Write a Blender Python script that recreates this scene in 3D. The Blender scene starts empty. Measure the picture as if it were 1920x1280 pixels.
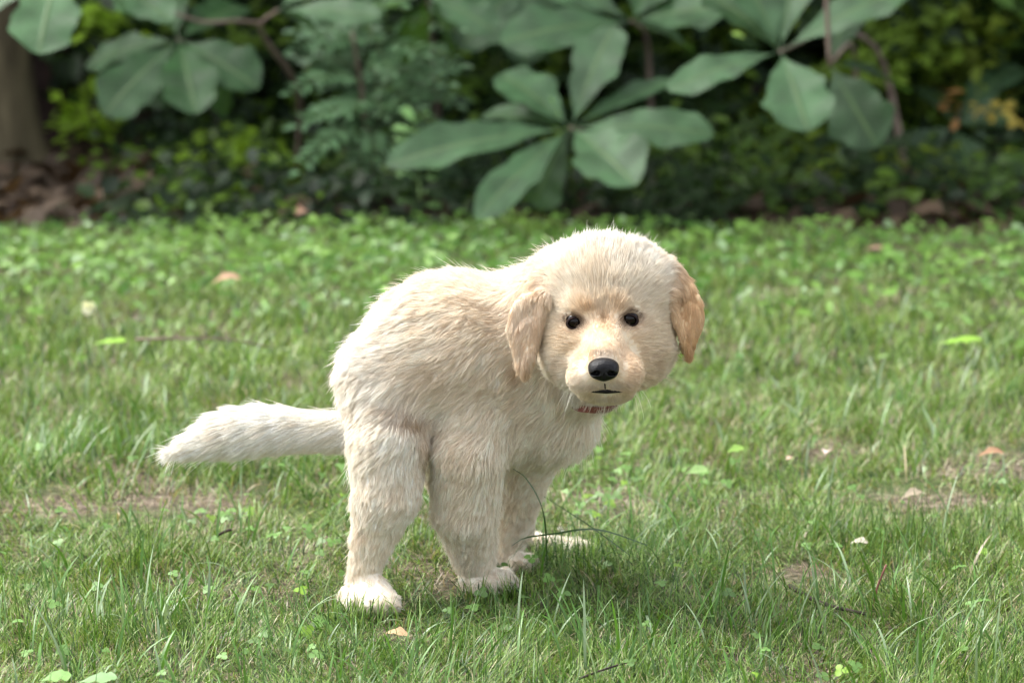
import bpy, math, random
import numpy as np
from mathutils import Vector, Matrix, kdtree

S = bpy.context.scene
COL = S.collection
rng = np.random.default_rng(7)
random.seed(7)
R = math.radians

# ------------------------------------------------------------------ camera
FPX = 5333.0          # focal length in pixels of a 1920 px wide frame (100 mm lens)
CAM_H, PITCH = 0.70, R(9.5)
cam_d = bpy.data.cameras.new('camera')
cam = bpy.data.objects.new('camera', cam_d)
COL.objects.link(cam)
cam.location = (0, 0, CAM_H)
cam.rotation_euler = (math.pi / 2 - PITCH, 0, 0)
cam_d.lens = 100.0
cam_d.sensor_width = 36.0
cam_d.clip_start = 0.05
cam_d.clip_end = 400
cam_d.dof.use_dof = True
cam_d.dof.focus_distance = 2.58
cam_d.dof.aperture_fstop = 6.4
cam_d.dof.aperture_blades = 8
S.camera = cam

# ------------------------------------------------------------------ light
world = bpy.data.worlds.new('World')
S.world = world
world.use_nodes = True
nt = world.node_tree
bg = nt.nodes['Background']
sky = nt.nodes.new('ShaderNodeTexSky')
sky.sky_type = 'NISHITA'
sky.sun_disc = False
SUN_EL, SUN_AZ = R(56), R(-66)      # azimuth measured from +Y, negative = to the left
sky.sun_elevation = SUN_EL
sky.sun_rotation = SUN_AZ
sky.air_density = 1.0
sky.dust_density = 4.0
sky.ozone_density = 0.6
hs = nt.nodes.new('ShaderNodeHueSaturation')      # hazy, nearly white summer sky
hs.inputs['Saturation'].default_value = 0.3
nt.links.new(sky.outputs[0], hs.inputs['Color'])
nt.links.new(hs.outputs[0], bg.inputs[0])
bg.inputs[1].default_value = 0.15
sun_d = bpy.data.lights.new('sun', 'SUN')
sun = bpy.data.objects.new('sun', sun_d)
COL.objects.link(sun)
sun_d.energy = 0.95
sun_d.angle = R(28)
sun_d.color = (1.0, 0.98, 0.94)
sdir = Vector((math.sin(SUN_AZ) * math.cos(SUN_EL), math.cos(SUN_AZ) * math.cos(SUN_EL), math.sin(SUN_EL)))
sun.rotation_euler = sdir.to_track_quat('Z', 'Y').to_euler()
sun.location = sdir * 20

S.view_settings.view_transform = 'Standard'
S.view_settings.look = 'None'
S.view_settings.gamma = 1.0
S.view_settings.use_curve_mapping = False
S.view_settings.exposure = 1.88
S.cycles.max_bounces = 7
S.cycles.diffuse_bounces = 5
S.cycles.glossy_bounces = 2
S.cycles.transmission_bounces = 5
S.cycles.transparent_max_bounces = 4
S.cycles.sample_clamp_indirect = 6.0
S.cycles.use_adaptive_sampling = False
S.cycles.use_denoising = True
S.cycles.filter_width = 1.3

# ------------------------------------------------------------------ helpers
CP, SP = math.cos(PITCH), math.sin(PITCH)
def at(px, py, Y):
    """world point seen at pixel (px, py) of the photograph at ground distance Y"""
    u = (px - 960) / FPX
    v = -(py - 640) / FPX
    dy = CP + v * SP
    dz = -SP + v * CP
    k = Y / dy
    return np.array([u * k, Y, CAM_H + dz * k])
def ground(px, py, z=0.0):
    """point at height z above the lawn seen at pixel (px, py)"""
    u = (px - 960) / FPX
    v = -(py - 640) / FPX
    dy = CP + v * SP
    dz = -SP + v * CP
    k = (z - CAM_H) / dz
    return np.array([u * k, dy * k, z])
def unit(a):
    return a / np.maximum(np.linalg.norm(a, axis=-1, keepdims=True), 1e-9)
def tag(o, label=None, cat=None, group=None, kind=None):
    if label: o['label'] = label
    if cat: o['category'] = cat
    if group: o['group'] = group
    if kind: o['kind'] = kind
    return o
def empty(name, loc, label=None, cat=None, group=None):
    o = bpy.data.objects.new(name, None)
    COL.objects.link(o)
    o.location = Vector([float(a) for a in loc])
    o.empty_display_size = 0.05
    return tag(o, label, cat, group)
def mesh(name, V, F, mat, parent=None, col=None, uv=None, smooth=True):
    """V (n,3); F (m,k) k = 3 or 4, or a list of such arrays; col per vertex; uv per vertex"""
    V = np.asarray(V, dtype=np.float32)
    Fs = F if isinstance(F, list) else [F]
    Fs = [np.asarray(f, dtype=np.int32) for f in Fs if len(f)]
    if parent is not None:
        wl = parent
        off = np.zeros(3)
        while wl is not None:
            off += np.array(wl.location)
            wl = wl.parent
        V = V - off.astype(np.float32)
    me = bpy.data.meshes.new(name)
    me.vertices.add(len(V))
    me.vertices.foreach_set('co', V.ravel())
    loops = np.concatenate([f.ravel() for f in Fs])
    tot = np.concatenate([np.full(len(f), f.shape[1], dtype=np.int32) for f in Fs])
    start = np.concatenate([[0], np.cumsum(tot)[:-1]]).astype(np.int32)
    me.loops.add(len(loops))
    me.loops.foreach_set('vertex_index', loops)
    me.polygons.add(len(tot))
    me.polygons.foreach_set('loop_start', start)
    me.polygons.foreach_set('loop_total', tot)
    me.polygons.foreach_set('use_smooth', np.full(len(tot), smooth))
    if col is not None:
        a = me.color_attributes.new('col', 'FLOAT_COLOR', 'POINT')
        c = np.ones((len(V), 4), dtype=np.float32)
        c[:, :3] = col
        a.data.foreach_set('color', c.ravel())
    if uv is not None:
        u = me.uv_layers.new(name='uv')
        u.data.foreach_set('uv', np.asarray(uv, dtype=np.float32)[loops].ravel())
    me.update(calc_edges=True)
    me.validate()
    o = bpy.data.objects.new(name, me)
    COL.objects.link(o)
    if mat: me.materials.append(mat)
    o.parent = parent
    return o
def add_obj(name, me, parent):
    o = bpy.data.objects.new(name, me)
    COL.objects.link(o)
    o.parent = parent
    return o
def vnoise(P, scale, seed=0):
    """smooth 3D value noise in -1..1"""
    P = np.asarray(P, dtype=np.float64) / scale + seed * 17.31
    I = np.floor(P).astype(np.int64)
    f = P - I
    f = f * f * (3 - 2 * f)
    def h(i, j, k):
        n = (i * 73856093) ^ (j * 19349663) ^ (k * 83492791) ^ (seed * 2654435 + 911)
        n = (n ^ (n >> 13)) * 1274126177
        n = n & 0x7fffffff
        n = (n ^ (n >> 16)) & 0xffff
        return n / 32767.5 - 1
    out = 0
    for a in (0, 1):
        for b in (0, 1):
            for c in (0, 1):
                w = (f[..., 0] if a else 1 - f[..., 0]) * (f[..., 1] if b else 1 - f[..., 1]) * (f[..., 2] if c else 1 - f[..., 2])
                out = out + w * h(I[..., 0] + a, I[..., 1] + b, I[..., 2] + c)
    return out
def sstep(a, b, x):
    t = np.clip((x - a) / (b - a), 0, 1)
    return t * t * (3 - 2 * t)
def tube(pts, rad, n=8, close=True):
    """tube along pts with radii rad -> V, F list"""
    pts = np.asarray(pts, float)
    rad = np.broadcast_to(np.asarray(rad, float), (len(pts),))
    T = unit(np.gradient(pts, axis=0))
    up = np.array([0.13, 0.21, 0.97])
    if abs(T[0] @ up) > 0.9: up = np.array([0.97, 0.1, 0.1])
    V = []
    for p, t, r in zip(pts, T, rad):
        a = unit(np.cross(t, up)); b = np.cross(t, a)
        up = -np.cross(t, a) if False else up
        for k in range(n):
            th = 2 * math.pi * k / n
            V.append(p + r * (math.cos(th) * a + math.sin(th) * b))
    V = np.array(V)
    F = []
    for i in range(len(pts) - 1):
        for k in range(n):
            F.append((i * n + k, i * n + (k + 1) % n, (i + 1) * n + (k + 1) % n, (i + 1) * n + k))
    T3 = []
    if close:
        m = len(V)
        V = np.vstack([V, pts[0], pts[-1]])
        for k in range(n):
            T3.append((m, (k + 1) % n, k))
            T3.append((m + 1, (len(pts) - 1) * n + k, (len(pts) - 1) * n + (k + 1) % n))
    return V, [np.array(F), np.array(T3)] if T3 else [np.array(F)]
def spline(P, n):
    """Catmull-Rom through the control points"""
    P = np.asarray(P, float)
    Q = np.vstack([2 * P[0] - P[1], P, 2 * P[-1] - P[-2]])
    out = []
    for t in np.linspace(0, len(P) - 1 - 1e-6, n):
        i = int(t); f = t - i
        a, b, c, d = Q[i:i + 4]
        out.append(0.5 * (2 * b + (c - a) * f + (2 * a - 5 * b + 4 * c - d) * f * f + (3 * b - a - 3 * c + d) * f ** 3))
    return np.array(out)

# ------------------------------------------------------------------ materials
def mat_new(name):
    m = bpy.data.materials.new(name)
    m.use_nodes = True
    n = m.node_tree
    return m, n, n.nodes['Principled BSDF'], n.nodes['Material Output']
def leafy(name, rough=0.5, trans=0.35, spec=0.5, var=0.0, tint=(1, 1, 1), bump=None):
    """colour from the 'col' attribute, part of the light passes through the blade"""
    m, n, p, out = mat_new(name)
    a = n.nodes.new('ShaderNodeAttribute'); a.attribute_name = 'col'
    src = a.outputs['Color']
    p.inputs['Roughness'].default_value = rough
    p.inputs['Specular IOR Level'].default_value = spec
    n.links.new(src, p.inputs['Base Color'])
    t = n.nodes.new('ShaderNodeBsdfTranslucent')
    g = n.nodes.new('ShaderNodeMix'); g.data_type = 'RGBA'; g.blend_type = 'MULTIPLY'
    g.inputs[0].default_value = 1.0
    n.links.new(src, g.inputs[6])
    g.inputs[7].default_value = (1.5 * tint[0], 1.5 * tint[1], 0.7 * tint[2], 1)
    n.links.new(g.outputs[2], t.inputs[0])
    mx = n.nodes.new('ShaderNodeMixShader'); mx.inputs[0].default_value = trans
    n.links.new(p.outputs[0], mx.inputs[1]); n.links.new(t.outputs[0], mx.inputs[2])
    n.links.new(mx.outputs[0], out.inputs[0])
    if bump:
        tc = n.nodes.new('ShaderNodeTexCoord')
        no = n.nodes.new('ShaderNodeTexNoise'); no.inputs['Scale'].default_value = bump
        n.links.new(tc.outputs['Object'], no.inputs[0])
        b = n.nodes.new('ShaderNodeBump'); b.inputs['Strength'].default_value = 0.35; b.inputs['Distance'].default_value = 0.004
        n.links.new(no.outputs[0], b.inputs['Height']); n.links.new(b.outputs[0], p.inputs['Normal'])
    return m
M_grass = leafy('grass_blade', 0.4, 0.2, 0.42)
M_weed = leafy('weed_leaf', 0.48, 0.24, 0.4)
M_under = leafy('undergrowth_leaf', 0.5, 0.4, 0.2)
M_dry = leafy('dry_leaf', 0.75, 0.15, 0.25, tint=(1, 0.8, 0.8), bump=160)

def make_magnolia():
    m, n, p, out = mat_new('magnolia_leaf')
    N, L = n.nodes, n.links
    a = N.new('ShaderNodeAttribute'); a.attribute_name = 'col'
    uv = N.new('ShaderNodeUVMap'); uv.uv_map = 'uv'
    sx = N.new('ShaderNodeSeparateXYZ'); L.new(uv.outputs[0], sx.inputs[0])
    # v runs 0..1 across the blade: distance from the midrib
    d = N.new('ShaderNodeMath'); d.operation = 'SUBTRACT'; L.new(sx.outputs[1], d.inputs[0]); d.inputs[1].default_value = 0.5
    ab = N.new('ShaderNodeMath'); ab.operation = 'ABSOLUTE'; L.new(d.outputs[0], ab.inputs[0])
    rib = N.new('ShaderNodeMapRange'); L.new(ab.outputs[0], rib.inputs[0])
    rib.inputs[1].default_value = 0.018; rib.inputs[2].default_value = 0.04; rib.inputs[3].default_value = 1; rib.inputs[4].default_value = 0
    # side veins slant forward
    ml = N.new('ShaderNodeMath'); ml.operation = 'MULTIPLY_ADD'; L.new(ab.outputs[0], ml.inputs[0]); ml.inputs[1].default_value = -0.55; L.new(sx.outputs[0], ml.inputs[2])
    sc = N.new('ShaderNodeMath'); sc.operation = 'MULTIPLY'; L.new(ml.outputs[0], sc.inputs[0]); sc.inputs[1].default_value = 2 * math.pi * 15
    si = N.new('ShaderNodeMath'); si.operation = 'SINE'; L.new(sc.outputs[0], si.inputs[0])
    vein = N.new('ShaderNodeMapRange'); L.new(si.outputs[0], vein.inputs[0])
    vein.inputs[1].default_value = 0.8; vein.inputs[2].default_value = 1.0
    mx1 = N.new('ShaderNodeMath'); mx1.operation = 'MULTIPLY_ADD'; L.new(vein.outputs[0], mx1.inputs[0]); mx1.inputs[1].default_value = 0.6; L.new(rib.outputs[0], mx1.inputs[2]); mx1.use_clamp = True
    no = N.new('ShaderNodeTexNoise'); no.inputs['Scale'].default_value = 22
    tc = N.new('ShaderNodeTexCoord'); L.new(tc.outputs['Object'], no.inputs[0])
    nr = N.new('ShaderNodeMapRange'); L.new(no.outputs[0], nr.inputs[0]); nr.inputs[1].default_value = 0.3; nr.inputs[2].default_value = 0.7; nr.inputs[3].default_value = 0.6; nr.inputs[4].default_value = 1.35
    mu = N.new('ShaderNodeMix'); mu.data_type = 'RGBA'; mu.blend_type = 'MULTIPLY'; mu.inputs[0].default_value = 1
    L.new(a.outputs['Color'], mu.inputs[6]); L.new(nr.outputs[0], mu.inputs[7])
    mi = N.new('ShaderNodeMix'); mi.data_type = 'RGBA'
    L.new(mx1.outputs[0], mi.inputs[0]); L.new(mu.outputs[2], mi.inputs[6]); mi.inputs[7].default_value = (0.08, 0.14, 0.05, 1)
    L.new(mi.outputs[2], p.inputs['Base Color'])
    p.inputs['Roughness'].default_value = 0.52
    p.inputs['Specular IOR Level'].default_value = 0.38
    b = N.new('ShaderNodeBump'); b.inputs['Strength'].default_value = 0.5; b.inputs['Distance'].default_value = 0.004; b.invert = True
    L.new(mx1.outputs[0], b.inputs['Height']); L.new(b.outputs[0], p.inputs['Normal'])
    t = N.new('ShaderNodeBsdfTranslucent'); t.inputs[0].default_value = (0.12, 0.26, 0.03, 1)
    ms = N.new('ShaderNodeMixShader'); ms.inputs[0].default_value = 0.22
    L.new(p.outputs[0], ms.inputs[1]); L.new(t.outputs[0], ms.inputs[2]); L.new(ms.outputs[0], out.inputs[0])
    return m
M_magnolia = make_magnolia()

def noise_mat(name, stops, scale, rough=0.85, bump=0.4, dist=0.01, stretch=(1, 1, 1), detail=6, spec=0.3):
    m, n, p, out = mat_new(name)
    N, L = n.nodes, n.links
    tc = N.new('ShaderNodeTexCoord'); mp = N.new('ShaderNodeMapping'); mp.inputs['Scale'].default_value = stretch
    L.new(tc.outputs['Object'], mp.inputs[0])
    no = N.new('ShaderNodeTexNoise'); no.inputs['Scale'].default_value = scale; no.inputs['Detail'].default_value = detail
    no.inputs['Roughness'].default_value = 0.65
    L.new(mp.outputs[0], no.inputs[0])
    cr = N.new('ShaderNodeValToRGB'); L.new(no.outputs[0], cr.inputs[0])
    e = cr.color_ramp.elements
    e[0].position, e[0].color = stops[0][0], (*stops[0][1], 1)
    e[1].position, e[1].color = stops[-1][0], (*stops[-1][1], 1)
    for pos, c in stops[1:-1]:
        x = e.new(pos); x.color = (*c, 1)
    L.new(cr.outputs[0], p.inputs['Base Color'])
    p.inputs['Roughness'].default_value = rough
    p.inputs['Specular IOR Level'].default_value = spec
    b = N.new('ShaderNodeBump'); b.inputs['Strength'].default_value = bump; b.inputs['Distance'].default_value = dist
    L.new(no.outputs[0], b.inputs['Height']); L.new(b.outputs[0], p.inputs['Normal'])
    return m
M_bark = noise_mat('tan_bark', [(0.3, (0.025, 0.019, 0.011)), (0.5, (0.085, 0.068, 0.038)), (0.72, (0.17, 0.14, 0.08))], 14, 0.9, 0.9, 0.02, (1, 1, 0.22))
M_bark2 = noise_mat('dark_bark', [(0.3, (0.012, 0.008, 0.007)), (0.7, (0.045, 0.026, 0.02))], 16, 0.95, 0.9, 0.02, (1, 1, 0.25))
M_twig = noise_mat('twig_bark', [(0.3, (0.10, 0.07, 0.055)), (0.7, (0.28, 0.21, 0.17))], 60, 0.8, 0.5, 0.002, (1, 1, 0.4))
M_stick = noise_mat('stick_bark', [(0.3, (0.02, 0.013, 0.011)), (0.7, (0.07, 0.045, 0.04))], 90, 0.8, 0.5, 0.002)
M_redtwig = noise_mat('reddish_stalk', [(0.3, (0.12, 0.04, 0.03)), (0.7, (0.28, 0.13, 0.1))], 120, 0.7, 0.4, 0.001)

def make_ground():
    m, n, p, out = mat_new('soil_and_thatch')
    N, L = n.nodes, n.links
    tc = N.new('ShaderNodeTexCoord')
    def noise(s, d=6):
        a = N.new('ShaderNodeTexNoise'); a.inputs['Scale'].default_value = s; a.inputs['Detail'].default_value = d
        L.new(tc.outputs['Object'], a.inputs[0]); return a
    def ramp(src, st):
        c = N.new('ShaderNodeValToRGB'); L.new(src, c.inputs[0]); e = c.color_ramp.elements
        e[0].position, e[0].color = st[0][0], (*st[0][1], 1)
        e[1].position, e[1].color = st[-1][0], (*st[-1][1], 1)
        for q, k in st[1:-1]:
            x = e.new(q); x.color = (*k, 1)
        return c
    n1 = noise(90); n2 = noise(6, 3); n3 = noise(30)
    soil = ramp(n1.outputs[0], [(0.3, (0.03, 0.022, 0.015)), (0.52, (0.11, 0.085, 0.06)), (0.72, (0.28, 0.235, 0.175))])
    moss = ramp(n1.outputs[0], [(0.3, (0.022, 0.034, 0.01)), (0.7, (0.09, 0.12, 0.04))])
    lit = ramp(n3.outputs[0], [(0.3, (0.01, 0.006, 0.004)), (0.55, (0.035, 0.02, 0.012)), (0.75, (0.08, 0.048, 0.03))])
    f = N.new('ShaderNodeMapRange'); L.new(n2.outputs[0], f.inputs[0]); f.inputs[1].default_value = 0.42; f.inputs[2].default_value = 0.6
    mx = N.new('ShaderNodeMix'); mx.data_type = 'RGBA'; L.new(f.outputs[0], mx.inputs[0]); L.new(soil.outputs[0], mx.inputs[6]); L.new(moss.outputs[0], mx.inputs[7])
    sp = N.new('ShaderNodeSeparateXYZ'); L.new(tc.outputs['Object'], sp.inputs[0])
    w = N.new('ShaderNodeMath'); w.operation = 'MULTIPLY_ADD'; L.new(n2.outputs[0], w.inputs[0]); w.inputs[1].default_value = 0.6; L.new(sp.outputs[1], w.inputs[2])
    g = N.new('ShaderNodeMapRange'); L.new(w.outputs[0], g.inputs[0]); g.inputs[1].default_value = 5.7; g.inputs[2].default_value = 5.85
    m2 = N.new('ShaderNodeMix'); m2.data_type = 'RGBA'; L.new(g.outputs[0], m2.inputs[0]); L.new(mx.outputs[2], m2.inputs[6]); L.new(lit.outputs[0], m2.inputs[7])
    L.new(m2.outputs[2], p.inputs['Base Color'])
    p.inputs['Roughness'].default_value = 0.95; p.inputs['Specular IOR Level'].default_value = 0.2
    b = N.new('ShaderNodeBump'); b.inputs['Strength'].default_value = 0.8; b.inputs['Distance'].default_value = 0.006
    L.new(n1.outputs[0], b.inputs['Height']); L.new(b.outputs[0], p.inputs['Normal'])
    return m
M_ground = make_ground()

def simple(name, c, rough, spec=0.5, coat=0.0, bump=None):
    m, n, p, out = mat_new(name)
    p.inputs['Base Color'].default_value = (*c, 1)
    p.inputs['Roughness'].default_value = rough
    p.inputs['Specular IOR Level'].default_value = spec
    p.inputs['Coat Weight'].default_value = coat
    p.inputs['Coat Roughness'].default_value = 0.05
    if bump:
        tc = n.nodes.new('ShaderNodeTexCoord')
        no = n.nodes.new('ShaderNodeTexVoronoi'); no.inputs['Scale'].default_value = bump[0]
        n.links.new(tc.outputs['Object'], no.inputs[0])
        b = n.nodes.new('ShaderNodeBump'); b.inputs['Strength'].default_value = bump[1]; b.inputs['Distance'].default_value = 0.0006
        n.links.new(no.outputs[0], b.inputs['Height']); n.links.new(b.outputs[0], p.inputs['Normal'])
    return m
M_nose = simple('nose_leather', (0.004, 0.0038, 0.0045), 0.3, 0.2, 0.0, (900, 0.6))
M_eye = simple('eye_brown', (0.004, 0.002, 0.0015), 0.05, 0.2)
M_rim = simple('eyelid_skin', (0.018, 0.012, 0.014), 0.4, 0.5)
M_lip = simple('lip_skin', (0.008, 0.006, 0.006), 0.6, 0.15)
M_collar = noise_mat('collar_webbing', [(0.35, (0.14, 0.05, 0.035)), (0.65, (0.24, 0.09, 0.065))], 500, 0.7, 0.6, 0.0006)

def make_skin():
    m, n, p, out = mat_new('puppy_undercoat')
    a = n.nodes.new('ShaderNodeAttribute'); a.attribute_name = 'col'
    n.links.new(a.outputs['Color'], p.inputs['Base Color'])
    p.inputs['Roughness'].default_value = 0.9; p.inputs['Specular IOR Level'].default_value = 0.1
    return m
def make_fur():
    m, n, p, out = mat_new('puppy_fur')
    a = n.nodes.new('ShaderNodeAttribute'); a.attribute_name = 'col'
    p.inputs['Roughness'].default_value = 0.45; p.inputs['Specular IOR Level'].default_value = 0.35
    n.links.new(a.outputs['Color'], p.inputs['Base Color'])
    t = n.nodes.new('ShaderNodeBsdfTranslucent'); n.links.new(a.outputs['Color'], t.inputs[0])
    mx = n.nodes.new('ShaderNodeMixShader'); mx.inputs[0].default_value = 0.4
    n.links.new(p.outputs[0], mx.inputs[1]); n.links.new(t.outputs[0], mx.inputs[2]); n.links.new(mx.outputs[0], out.inputs[0])
    return m
M_skin, M_fur = make_skin(), make_fur()

# ------------------------------------------------------------------ ground
def ground_z(x, y):
    P = np.stack([x, y, np.zeros_like(x)], -1)
    near = np.exp(-((x + 0.02) ** 2 + (y - 2.74) ** 2) / 0.25)
    return (0.008 * vnoise(P, 0.35, 3) + 0.004 * vnoise(P, 0.11, 5)) * (1 - 0.85 * near)
def axis_pts(dense_a, dense_b, step, far):
    a = np.arange(dense_a, dense_b + 1e-6, step)
    out, d = [], step
    x = dense_b
    while x < far:
        d *= 1.35; x += d; out.append(x)
    lo, d, x = [], step, dense_a
    while x > -far:
        d *= 1.35; x -= d; lo.append(x)
    return np.array(lo[::-1] + list(a) + out)
gx, gy = axis_pts(-1.8, 1.8, 0.03, 150), axis_pts(2.0, 7.0, 0.03, 150)
X, Y = np.meshgrid(gx, gy, indexing='ij')
Z = ground_z(X, Y)
nx, ny = X.shape
idx = np.arange(nx * ny).reshape(nx, ny)
F = np.stack([idx[:-1, :-1], idx[1:, :-1], idx[1:, 1:], idx[:-1, 1:]], -1).reshape(-1, 4)
g = mesh('ground', np.stack([X, Y, Z], -1).reshape(-1, 3), F, M_ground)
tag(g, 'flat ground of soil, thatch and brown leaf litter under the lawn', kind='structure')

# ------------------------------------------------------------------ puppy shape
D0 = 2.70
def w(px, py, d): return at(px, py, D0 + d)
def rr(rpx, d): return rpx * (D0 + d) / FPX
PR = []   # primitives
def cap(a, b, ra, rb, k=0.012, flow=(-1, 0.4, 0), ln=0.018, lift=0.45, col='body', region='body', g=None):
    A, B = w(*a), w(*b)
    PR.append(dict(t='cap', A=A, B=B, ra=rr(ra, a[2]), rb=rr(rb, b[2]), k=k, g=g, flow=flow, ln=ln, lift=lift, col=col, region=region))
def ell(c, r, rot=(0, 0, 0), k=0.012, flow=(-1, 0.4, 0), ln=0.018, lift=0.45, col='body', region='body', g=None):
    """r in px along own axes: x right, y depth, z up; rot = Euler XYZ degrees"""
    from mathutils import Euler
    M = np.array(Euler([R(q) for q in rot]).to_matrix())
    PR.append(dict(t='ell', g=g, C=w(*c), r=np.array([rr(q, c[2]) for q in r]), M=M, k=k, flow=flow, ln=ln, lift=lift, col=col, region=region))
def fl(dx, dy, dz=0.0):   # flow direction given as right, down, towards-the-back
    return unit(np.array([dx, dz, -dy], float))
BODY = dict(flow=fl(-1, 0.35), ln=0.021, lift=0.55)
# trunk
cap((728, 700, -.02), (850, 655, 0), 84, 128, k=.02, **BODY)
cap((795, 645, -.01), (905, 640, .005), 100, 112, k=.02, **BODY)
cap((850, 660, 0), (965, 688, .02), 128, 142, k=.02, **BODY)
cap((965, 735, .02), (1035, 775, .015), 120, 80, k=.02, flow=fl(-.35, 1), ln=.024, lift=.5)
cap((855, 740, .0), (960, 770, .02), 88, 92, k=.02, flow=fl(-.6, 1), ln=.022, lift=.5)
cap((985, 652, .01), (1090, 610, -.03), 112, 92, k=.02, flow=fl(-1, .5), ln=.024, lift=.5)
cap((1010, 700, -.0), (1110, 715, -.03), 85, 50, k=.02, flow=fl(-.3, 1), ln=.022, lift=.5)
# head
HEADF = dict(flow='head', ln=.013, lift=.32, col='face', region='head')
BROW = dict(flow='head', ln=.014, lift=.32, col='brow', region='head')
CROWN = dict(flow='head', ln=.0185, lift=.5, col='crown', region='head')
CHEEK = dict(flow='head', ln=.024, lift=.5, col='cheek', region='head')
ell((1137, 566, -.075), (112, 104, 108), k=.018, **CROWN)
ell((1088, 548, -.062), (82, 84, 76), k=.018, **CROWN)
ell((1194, 550, -.062), (78, 84, 78), k=.018, **CROWN)
cap((1005, 608, -.005), (1065, 566, -.035), 92, 86, k=.02, flow=fl(-1, .3), ln=.022, lift=.55)
ell((1137, 620, -.09), (112, 88, 72), k=.012, **HEADF)
ell((1072, 655, -.082), (54, 60, 56), k=.016, **CHEEK)
ell((1206, 652, -.082), (50, 60, 54), k=.016, **CHEEK)
ell((1098, 572, -.109), (34, 42, 20), k=.012, **BROW)
ell((1162, 570, -.109), (34, 42, 20), k=.012, **BROW)
MUZ = dict(flow='head', ln=.0075, lift=.30, col='muzzle', region='head')
cap((1134, 634, -.125), (1132, 678, -.182), 41, 30, k=.012, **MUZ)
ell((1136, 694, -.146), (69, 62, 47), k=.009, **MUZ)
ell((1088, 680, -.098), (46, 56, 46), k=.016, flow='head', ln=.014, lift=.32, col='cheek', region='head')
ell((1184, 678, -.098), (46, 56, 46), k=.016, flow='head', ln=.014, lift=.32, col='face', region='head')
ell((1101, 707, -.170), (37, 34, 31), k=.013, **MUZ)
ell((1166, 705, -.170), (37, 34, 31), k=.013, **MUZ)
ell((1136, 734, -.152), (48, 40, 20), k=.014, flow='head', ln=.008, lift=.3, col='cheek', region='head')
# ears (flat flaps)
EAR = dict(col='ear', region='ear')
EARL = dict(col='earleft', region='ear')
ell((1014, 560, -.085), (32, 14, 42), rot=(0, 12, 18), k=.014, flow=fl(-.4, 1), ln=.014, lift=.2, **EARL)
ell((991, 598, -.098), (41, 8.0, 52), rot=(0, 6, 22), k=.006, flow=fl(-.2, 1), ln=.014, lift=.18, **EARL)
ell((984, 645, -.104), (21, 7.5, 46), rot=(0, 2, 22), k=.006, flow=fl(.0, 1), ln=.012, lift=.16, **EARL)
cap((1022, 556, -.099), (984, 688, -.108), 10, 6, k=.010, flow=fl(-.15, 1), ln=.014, lift=.18, **EARL)
ell((1248, 530, -.080), (40, 18, 44), rot=(0, -34, -22), k=.014, flow=fl(.9, 1), ln=.015, lift=.22, **EAR)
ell((1284, 572, -.088), (38, 8.5, 54), rot=(0, -18, -30), k=.006, flow=fl(.35, 1), ln=.012, lift=.14, **EAR)
ell((1294, 618, -.093), (21, 7.5, 44), rot=(0, 8, -30), k=.006, flow=fl(-.15, 1), ln=.010, lift=.12, **EAR)
cap((1254, 552, -.097), (1290, 662, -.099), 9, 5, k=.008, flow=fl(.2, 1), ln=.010, lift=.12, **EAR)
# tail
TAIL = dict(flow=fl(-1, .22), lift=.2, region='tail', g='tail', k=.0015, col='tail')
TX = [690, 640, 590, 540, 500, 460, 427, 400, 374, 353, 338]
TY = [800, 806, 806, 804, 804, 807, 812, 819, 828, 836, 841]
TR = [42, 35, 33, 37, 41, 42, 38, 31, 23, 14, 7]
for i in range(10):
    cap((TX[i], TY[i], .015 - .0015 * i), (TX[i + 1], TY[i + 1], .0135 - .0015 * i), TR[i], TR[i + 1], ln=.021 + .001 * min(i, 5), **TAIL)
# near hind leg
HL = dict(g='hind', k=.003)
cap((735, 745, -.03), (728, 830, -.055), 76, 70, flow=fl(-.6, 1), ln=.018, lift=.45, col='thigh', **HL)
cap((728, 830, -.055), (724, 925, -.066), 70, 61, flow=fl(-.5, 1), ln=.016, lift=.42, col='thigh', **HL)
cap((724, 925, -.066), (700, 1005, -.065), 61, 39, flow=fl(-.4, 1), ln=.014, lift=.42, col='leg', **HL)
cap((700, 1005, -.065), (679, 1085, -.062), 39, 27, flow=fl(-.3, 1), ln=.011, lift=.35, col='leg', **HL)
PAW = dict(flow=fl(.5, .6, -.5), ln=.009, lift=.22, col='paw')
cap((679, 1085, -.062), (692, 1118, -.078), 28, 26, **PAW, **HL)
cap((692, 1085, -.068), (728, 1126, -.092), 24, 19, **PAW, **HL)
for px, py, d, r in ((664, 1130, -.097, 15), (687, 1135, -.104, 16), (712, 1136, -.105, 15.5), (735, 1132, -.100, 13.5)):
    cap((px - 12, py - 18, d + .024), (px, py, d), r * 1.1, r * .85, **PAW, **dict(HL, k=.005))
# near front leg
FLG = dict(g='front', k=.003)
cap((905, 760, -.015), (878, 850, -.042), 74, 66, flow=fl(-.5, 1), ln=.018, lift=.45, col='body', **FLG)
cap((878, 850, -.042), (872, 955, -.03), 66, 58, flow=fl(-.5, 1), ln=.015, lift=.42, col='leg', **FLG)
cap((872, 955, -.03), (888, 1035, -.008), 58, 40, flow=fl(-.4, 1), ln=.013, lift=.4, col='leg', **FLG)
cap((888, 1035, -.008), (898, 1078, .004), 40, 29, flow=fl(-.1, 1), ln=.009, lift=.3, col='leg', **FLG)
cap((892, 1078, .0), (938, 1088, -.010), 29, 22, **PAW, **FLG)
for px, py, d, r in ((900, 1096, -.022, 14), (923, 1097, -.025, 14.5), (946, 1094, -.018, 14), (960, 1087, -.002, 12)):
    cap((px - 18, py - 12, d + .016), (px, py, d), r * 1.1, r * .85, **PAW, **dict(FLG, k=.005))
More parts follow.
